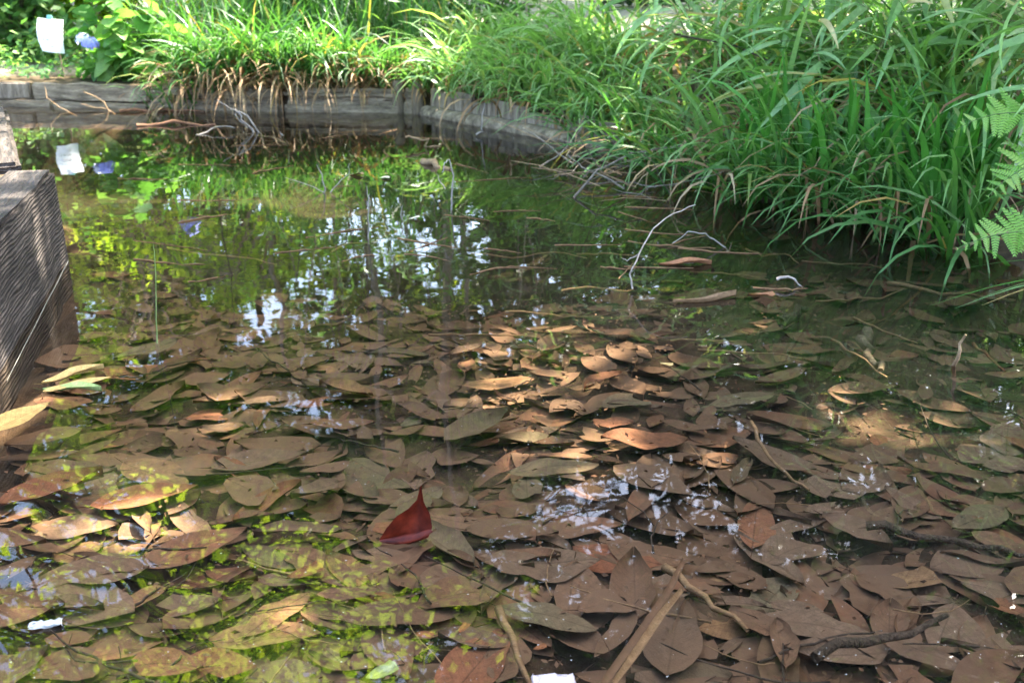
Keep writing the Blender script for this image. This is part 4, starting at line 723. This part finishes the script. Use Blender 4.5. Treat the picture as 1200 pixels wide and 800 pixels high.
# ------------------------------------------------------------------ sticks and twigs
def px_path(pts): return np.array([gp(x, y, z) if Yd is None else at(x, y, Yd) for (x, y, z, Yd) in pts])
def stick(name, label, paths, rad, mat, cat='twig', group=None, sides=6):
    """paths: lists of points; the first is the main stem"""
    base = np.array(paths[0][0]); t = Geo()
    for k, pth in enumerate(paths):
        pth = np.array(pth); n = len(pth); tt = np.linspace(0, n - 1, n * 3 - 2); fine = np.stack([np.interp(tt, np.arange(n), pth[:, c]) for c in range(3)], -1)
        fine[1:-1] += rng.normal(0, rad * 0.5, fine[1:-1].shape); r_ = rad * (1 if k == 0 else 0.65); v, f = tube(fine, np.linspace(r_, r_ * 0.45, len(fine)), sides); t.add(v, f)
    o = obj(name, t.mesh(name, mat, True, base)); o.location = base; return tag(o, label, cat, group)
def lying(name, label, px, rad, mat, z=-0.03, cat='stick', group=None): return stick(name, label, [[gp(x, y, z) for x, y in px]], rad, mat, cat, group)
lying('tan_stick', 'straight tan stick lying across the leaves, one end cut', [(778, 664), (825, 702), (876, 738)], 0.0075, 'stick_tan')
lying('tan_stick', 'grey brown stick lying lengthwise past the orange leaf scraps', [(584, 712), (600, 752), (624, 806)], 0.0075, 'stick_tan')
lying('tan_stick', 'thin curved tan stick by the broad dull leaf', [(880, 494), (893, 524), (920, 555), (948, 574)], 0.005, 'stick_tan')
lying('curved_log', 'short curved grey log sunk on the bed', [(1016, 388), (1012, 405), (1016, 420), (1032, 434)], 0.016, 'log', cat='log')
lying('curved_log', 'dark stub of a sunken log beside the orange brown leaf', [(915, 378), (930, 368), (945, 362)], 0.018, 'bark', cat='log')
lying('log_stub', 'short pale cut log floating beyond the forked twig', [(496, 190), (512, 195), (528, 199)], 0.02, 'stick_tan', 0.0, cat='log')
lying('long_branch', 'long dark branch lying below the mirrored fern', [(1015, 616), (1080, 626), (1150, 640), (1215, 652)], 0.008, 'bark', cat='branch')
lying('long_branch', 'slender branch lying from the taupe leaves to the right', [(955, 770), (1040, 742), (1110, 720)], 0.009, 'bark', cat='branch')
lying('long_branch', 'thin branch lying in front of the iris clumps under water', [(1040, 332), (1100, 345), (1190, 352)], 0.008, 'stick_tan', cat='branch')
lying('tan_stick', 'thin straight stick near the short curved log', [(1000, 372), (1035, 388), (1075, 402)], 0.004, 'stick_tan'); lying('tan_stick', 'straight stick slanting in front of the short curved log', [(975, 398), (1000, 415), (1040, 442)], 0.004, 'stick_tan')
stick('upright_stick', 'short tan stick standing out of the water by the bright fleck', [[gp(1117, 440, -0.05), at(1122, 420, gp(1119, 432)[1]), at(1132, 392, gp(1119, 432)[1])]], 0.006, 'stick_tan', 'stick'); lying('tan_stick', 'reddish stick lying right of the standing tan stick', [(1140, 402), (1160, 418), (1178, 435)], 0.005, 'litter_red')
# flat tan blade leaf near the bottom
def strap(label, px, wid, mat, z=-0.02):
    p = np.array([gp(x, y, z) for x, y in px]); n = len(p); t = np.gradient(p, axis=0); s = np.cross(t, [0, 0, 1.]); s /= np.linalg.norm(s, axis=1)[:, None]; w_ = np.array([wid * (0.35 + 0.65 * math.sin(math.pi * (0.1 + 0.8 * k / (n - 1)))) for k in range(n)])[:, None]
    v = np.stack([p - s * w_, p + [0, 0, -0.004], p + s * w_ + [0, 0, 0.003]], 1).reshape(-1, 3); f = [[k * 3 + c, k * 3 + c + 1, k * 3 + c + 4, k * 3 + c + 3] for k in range(n - 1) for c in (0, 1)]
    return tag(obj('dry_blade', mesh_np('dry_blade', v - p[0], f, mat, smooth=True), loc=p[0]), label, 'leaf')
strap('flat dry tan blade running to the bottom between broad leaves', [(802, 655), (785, 690), (755, 735), (715, 790), (700, 812)], 0.006, 'litter'); strap('narrow dry blade crossing beside the flat tan blade', [(800, 690), (775, 720), (745, 765), (720, 800)], 0.006, 'stick_tan', -0.015)
strap('brown twisted dry blade at the crimson leaf foot', [(508, 636), (470, 655), (430, 668), (412, 676)], 0.012, 'litter', -0.006)
for k, (x, y) in enumerate([(700, 340), (640, 368), (560, 392), (720, 300), (905, 300), (1010, 345), (850, 322), (260, 300), (420, 285), (620, 300), (990, 310), (880, 415), (830, 400)]):
    a = rng.normal(0, 0.35); l = rng.uniform(30, 70); lying('straw_stem', 'thin sunken straw stem lying on the pond bed', [(x - l * math.cos(a), y - l * 0.35 * math.sin(a)), (x - l * 0.3, y + rng.normal(0, 3)), (x + l * 0.4, y + rng.normal(0, 3)), (x + l * math.cos(a), y + l * 0.35 * math.sin(a))], 0.0035, 'stick_tan', -0.035, 'straw', 'sunken straw stems')
for k in range(60):                          # bits of straw afloat
    y = 150 + 200 * rng.random() ** 1.2; x = rng.uniform(150, 1120); p = gp(x, y)
    if pond_sd(np.array([p[0]]), np.array([p[1]]))[0] > -0.12: continue
    a = rng.normal(0, 0.5); l = rng.uniform(0.04, 0.17); d = np.array([math.cos(a), math.sin(a), 0]) * l; b_ = rng.normal(0, 0.012)
    stick('floating_straw', 'brown straw bit floating on the open water', [[p - d, p - d * 0.3 + [0, b_, 0.001], p + d * 0.4 + [0, b_, 0.001], p + d]], rng.uniform(0.0015, 0.0035), 'straw_wet', 'straw', 'straw bits afloat')
for k in range(46):                          # thin twigs and leaf stalks among the sunken leaves
    p = gp(rng.uniform(20, 1190), rng.uniform(400, 810), -0.08)
    if pond_sd(np.array([p[0]]), np.array([p[1]]))[0] > -0.1: continue
    p[2] = min(gz(p[0], p[1]) + 0.036, -0.025); a = rng.uniform(0, math.pi); l = rng.uniform(0.04, 0.14); d = np.array([math.cos(a), math.sin(a), rng.normal(0, 0.04)]) * l; b_ = rng.normal(0, 0.012, 2)
    stick('sunken_twig', 'thin dark twig sunk among the brown leaves', [[p - d, p - d * 0.4 + [b_[0], b_[1], 0], p + d * 0.3 + [b_[0], b_[1], 0], p + d]], rng.uniform(0.0012, 0.0032), 'twig_dark' if k % 3 else 'stick_tan', 'twig', 'sunken twigs')
# twigs standing out of the water: (x, y) px with the distance of the foot
def standing(label, foot, lines, rad=0.004, mat='twig_pale', name='bare_twig', group=None):
    Yf = gp(*foot)[1]; stick(name, label, [[at(x, y, Yf + dy) for (x, y, dy) in ln] for ln in lines], rad, mat, 'twig', group)
standing('bare grey twig forking from the water like a hand', (378, 226), [[(380, 236, 0), (381, 222, 0), (378, 206, 0), (371, 193, 0)], [(381, 226, 0), (366, 219, 0), (334, 208, -0.03)], [(387, 226, 0), (397, 214, 0.02), (408, 204, 0.03), (409, 191, 0.03)]])
standing('straight thin upright twig near the cream leaf', (432, 280), [[(432, 286, 0), (432, 255, 0), (431, 232, 0), (430, 218, 0)]], 0.003); standing('tiny twig tip near the cream leaf', (471, 258), [[(472, 262, 0), (470, 252, 0), (472, 240, 0)]], 0.003)
standing('bent loop of grey twig leaning over the dark water', (530, 246), [[(528, 250, 0), (529, 235, 0), (531, 205, 0), (527, 187, 0), (521, 192, -0.02), (518, 202, -0.02)], [(522, 222, 0), (515, 210, 0.02), (511, 203, 0.03)], [(556, 262, -0.02), (553, 268, -0.02), (548, 254, -0.02), (536, 248, 0)]], 0.004)
standing('tangle of grey branches lying in the water below the far sedge', (305, 155), [[(338, 170, -0.1), (325, 163, -0.05), (300, 160, 0), (285, 155, 0)], [(310, 162, 0), (300, 150, 0), (290, 135, 0), (268, 126, 0.02), (254, 117, 0.03)], [(300, 160, 0), (284, 140, 0), (276, 128, 0), (278, 138, 0), (290, 150, 0)], [(338, 170, -0.1), (332, 162, -0.1), (328, 154, -0.1)], [(270, 160, 0), (290, 157, 0), (310, 163, 0), (330, 167, -0.1)], [(222, 168, -0.1), (235, 158, -0.08), (255, 148, 0), (275, 150, 0)]], 0.009)
standing('long thin twig slanting up from the right of the pond middle', (745, 330), [[(741, 338, -0.1), (738, 322, -0.1), (748, 298, -0.05), (765, 268, 0), (790, 250, 0.05), (815, 240, 0.1)], [(748, 298, -0.05), (735, 305, -0.06), (728, 302, -0.05)]], 0.003)
standing('thin twig arching over the water in front of the sedge', (840, 290), [[(853, 294, 0), (842, 284, 0), (826, 274, 0), (808, 272, 0), (788, 285, 0)]], 0.003); standing('small broken pale twig floating by the orange brown leaf', (930, 335), [[(910, 327, 0), (924, 325, 0), (941, 337, 0)]], 0.005)
standing('forked brown twigs at the foot of the drooping hydrangea', (140, 130), [[(135, 135, 0), (125, 126, 0), (120, 118, 0), (98, 108, 0)], [(125, 128, 0), (110, 126, 0), (95, 122, 0)], [(90, 136, -0.1), (70, 126, 0), (55, 115, 0), (52, 100, 0.05)]], 0.006, 'stick_tan'); lying('long_branch', 'reddish stick lying along the waterline below the hydrangea', [(140, 131), (190, 129), (240, 131)], 0.012, 'litter_red', 0.006, 'branch'); lying('long_branch', 'pinkish branch floating in front of the far sedge', [(160, 147), (205, 145), (252, 146)], 0.012, 'litter_red', 0.006, 'branch')
standing('thin white reed stem beside the plank edging', (560, 160), [[(558, 158, 0), (565, 154, 0), (565, 138, 0), (568, 120, 0)]], 0.006); standing('floating hooked twig in front of the stakes', (495, 172), [[(475, 161, 0), (488, 162, 0), (502, 164, 0), (498, 172, 0), (508, 171, 0), (518, 173, 0)]], 0.006, 'stick_tan')
standing('thin thread of grass hanging upright over the left water', (184, 402), [[(184, 402, 0), (183, 360, 0), (181, 300, 0), (180, 286, 0)]], 0.0018, 'palegreen')
# brush pile of dead sticks at the corner of the planks
for k in range(34):
    x = rng.uniform(630, 790); y = 168 + (x - 630) * 0.24 + rng.uniform(-6, 34); p = gp(x, y, 0.01); az = rng.normal(R(15), 0.8) + (math.pi if k % 2 else 0); L_ = rng.uniform(0.12, 0.55); e = p + L_ * np.array([math.cos(az), math.sin(az), abs(rng.normal(0.1, 0.25))]); e[2] = max(e[2], 0.0)
    stick('dead_stick', 'dry bare stick in the brush heap where the planks meet the right bank', [wobble_path(p, e, 4, 0.02)], rng.uniform(0.002, 0.0045), 'twig' if k % 3 else 'stick_tan', 'stick', 'brush heap sticks')
for (pts, lb) in [([(672, 232), (700, 200), (740, 180), (788, 172), (850, 162)], 'long pale dead stem slanting from the brush heap into the sedge'), ([(632, 196), (660, 178), (682, 150), (684, 138)], 'bent pale dead stem rising from the brush heap'), ([(690, 215), (655, 226), (672, 238)], 'short pale broken stem floating off the brush heap')]:
    Yd = gp(*pts[0])[1]; stick('dead_stick', lb, [[at(x, y, Yd + 0.5 * k / len(pts)) for k, (x, y) in enumerate(pts)]], 0.005, 'twig', 'stick')
stick('dark_cane', 'dark leaning cane crossing the bamboo on the right bank', [[at(790, 40, 4.9), at(862, 54, 4.85), at(930, 85, 4.7), at(975, 112, 4.55)]], 0.006, 'twig_dark', 'cane')
# blades at the lower right edge that bow to the water
bb = np.array([1.78, 2.62, 0.06]); t = thing('sedge_tuft', bb, 'few long green and yellow blades bowing to the water below the fern', 'grass')
for (x, y, m_, w_) in [(1140, 352, 'sedge_pale', 0.011), (1120, 361, 'sedge_pale', 0.010), (1150, 358, 'yellow', 0.010), (1105, 320, 'sedge', 0.008), (1090, 358, 'iris', 0.007)]:
    e = gp(x, y, 0.01) - bb; v = []; n_ = 8; sdir = np.cross(e, [0, 0, 1.]); sdir /= np.linalg.norm(sdir)
    for k in range(n_ + 1):
        u = k / n_; c = e * u + np.array([0, 0, 0.07 * math.sin(math.pi * u)]); hw = w_ * 0.5 * (1 - u ** 3) + 0.0004; v += [c - sdir * hw, c + [0, 0, -hw * 0.5], c + sdir * hw]
    obj('blade', mesh_np('blade', v, [[k * 3 + c, k * 3 + c + 1, k * 3 + c + 4, k * 3 + c + 3] for k in range(n_) for c in (0, 1)], m_, smooth=True), t)
# wisp of silk along the waterline of the beam
stick('spider_silk', 'pale silk strand along the waterline of the timber beam', [[gp(80, 306, 0.006), gp(56, 352, 0.006), gp(30, 402, 0.006), gp(8, 446, 0.006)]], 0.0012, 'silk', 'silk')

# crumbs of rotted leaf and bark over the mat
n = 5200; cx = rng.uniform(-1.6, 2.2, n); cy = 1.0 + rng.random(n) * 2.9; ok = (pond_sd(cx, cy) < -0.06); cx, cy = cx[ok], cy[ok]; n = len(cx); cz = np.minimum(terrain(cx, cy) + rng.uniform(0.02, 0.055, n), -0.03)
v, f, rn = leaf_cards(np.stack([cx, cy, cz], -1), 0.013, 0.007, 0.12, 0.0); o = obj('leaf_crumbs', mesh_np('leaf_crumbs', v, f, 'litter_bed', rn), kind='stuff'); o['label'] = 'crumbs of rotted leaf scattered over the sunken leaves'
# dust and seed specks on the water
n = 1100; py = 330 + 480 * rng.random(n); px = rng.uniform(-10, 1210, n); g_ = Geo()
for k in range(n):
    p = gp(px[k], py[k], 0.0015); s = 0.0004 + 0.0014 * rng.random() ** 3; a = rng.uniform(0, 6.28)
    if pond_sd(np.array([p[0]]), np.array([p[1]]))[0] > -0.02: continue
    th = a + np.array([0, 1.4, 3.1, 4.6]); g_.add(np.stack([p[0] + s * np.cos(th), p[1] + s * np.sin(th) * 0.6, np.full(4, p[2])], -1), [[0, 1, 2, 3]])
o = obj('floating_specks', g_.mesh('floating_specks', 'speck'), kind='stuff'); o['label'] = 'pale dust and seed specks on the water surface'
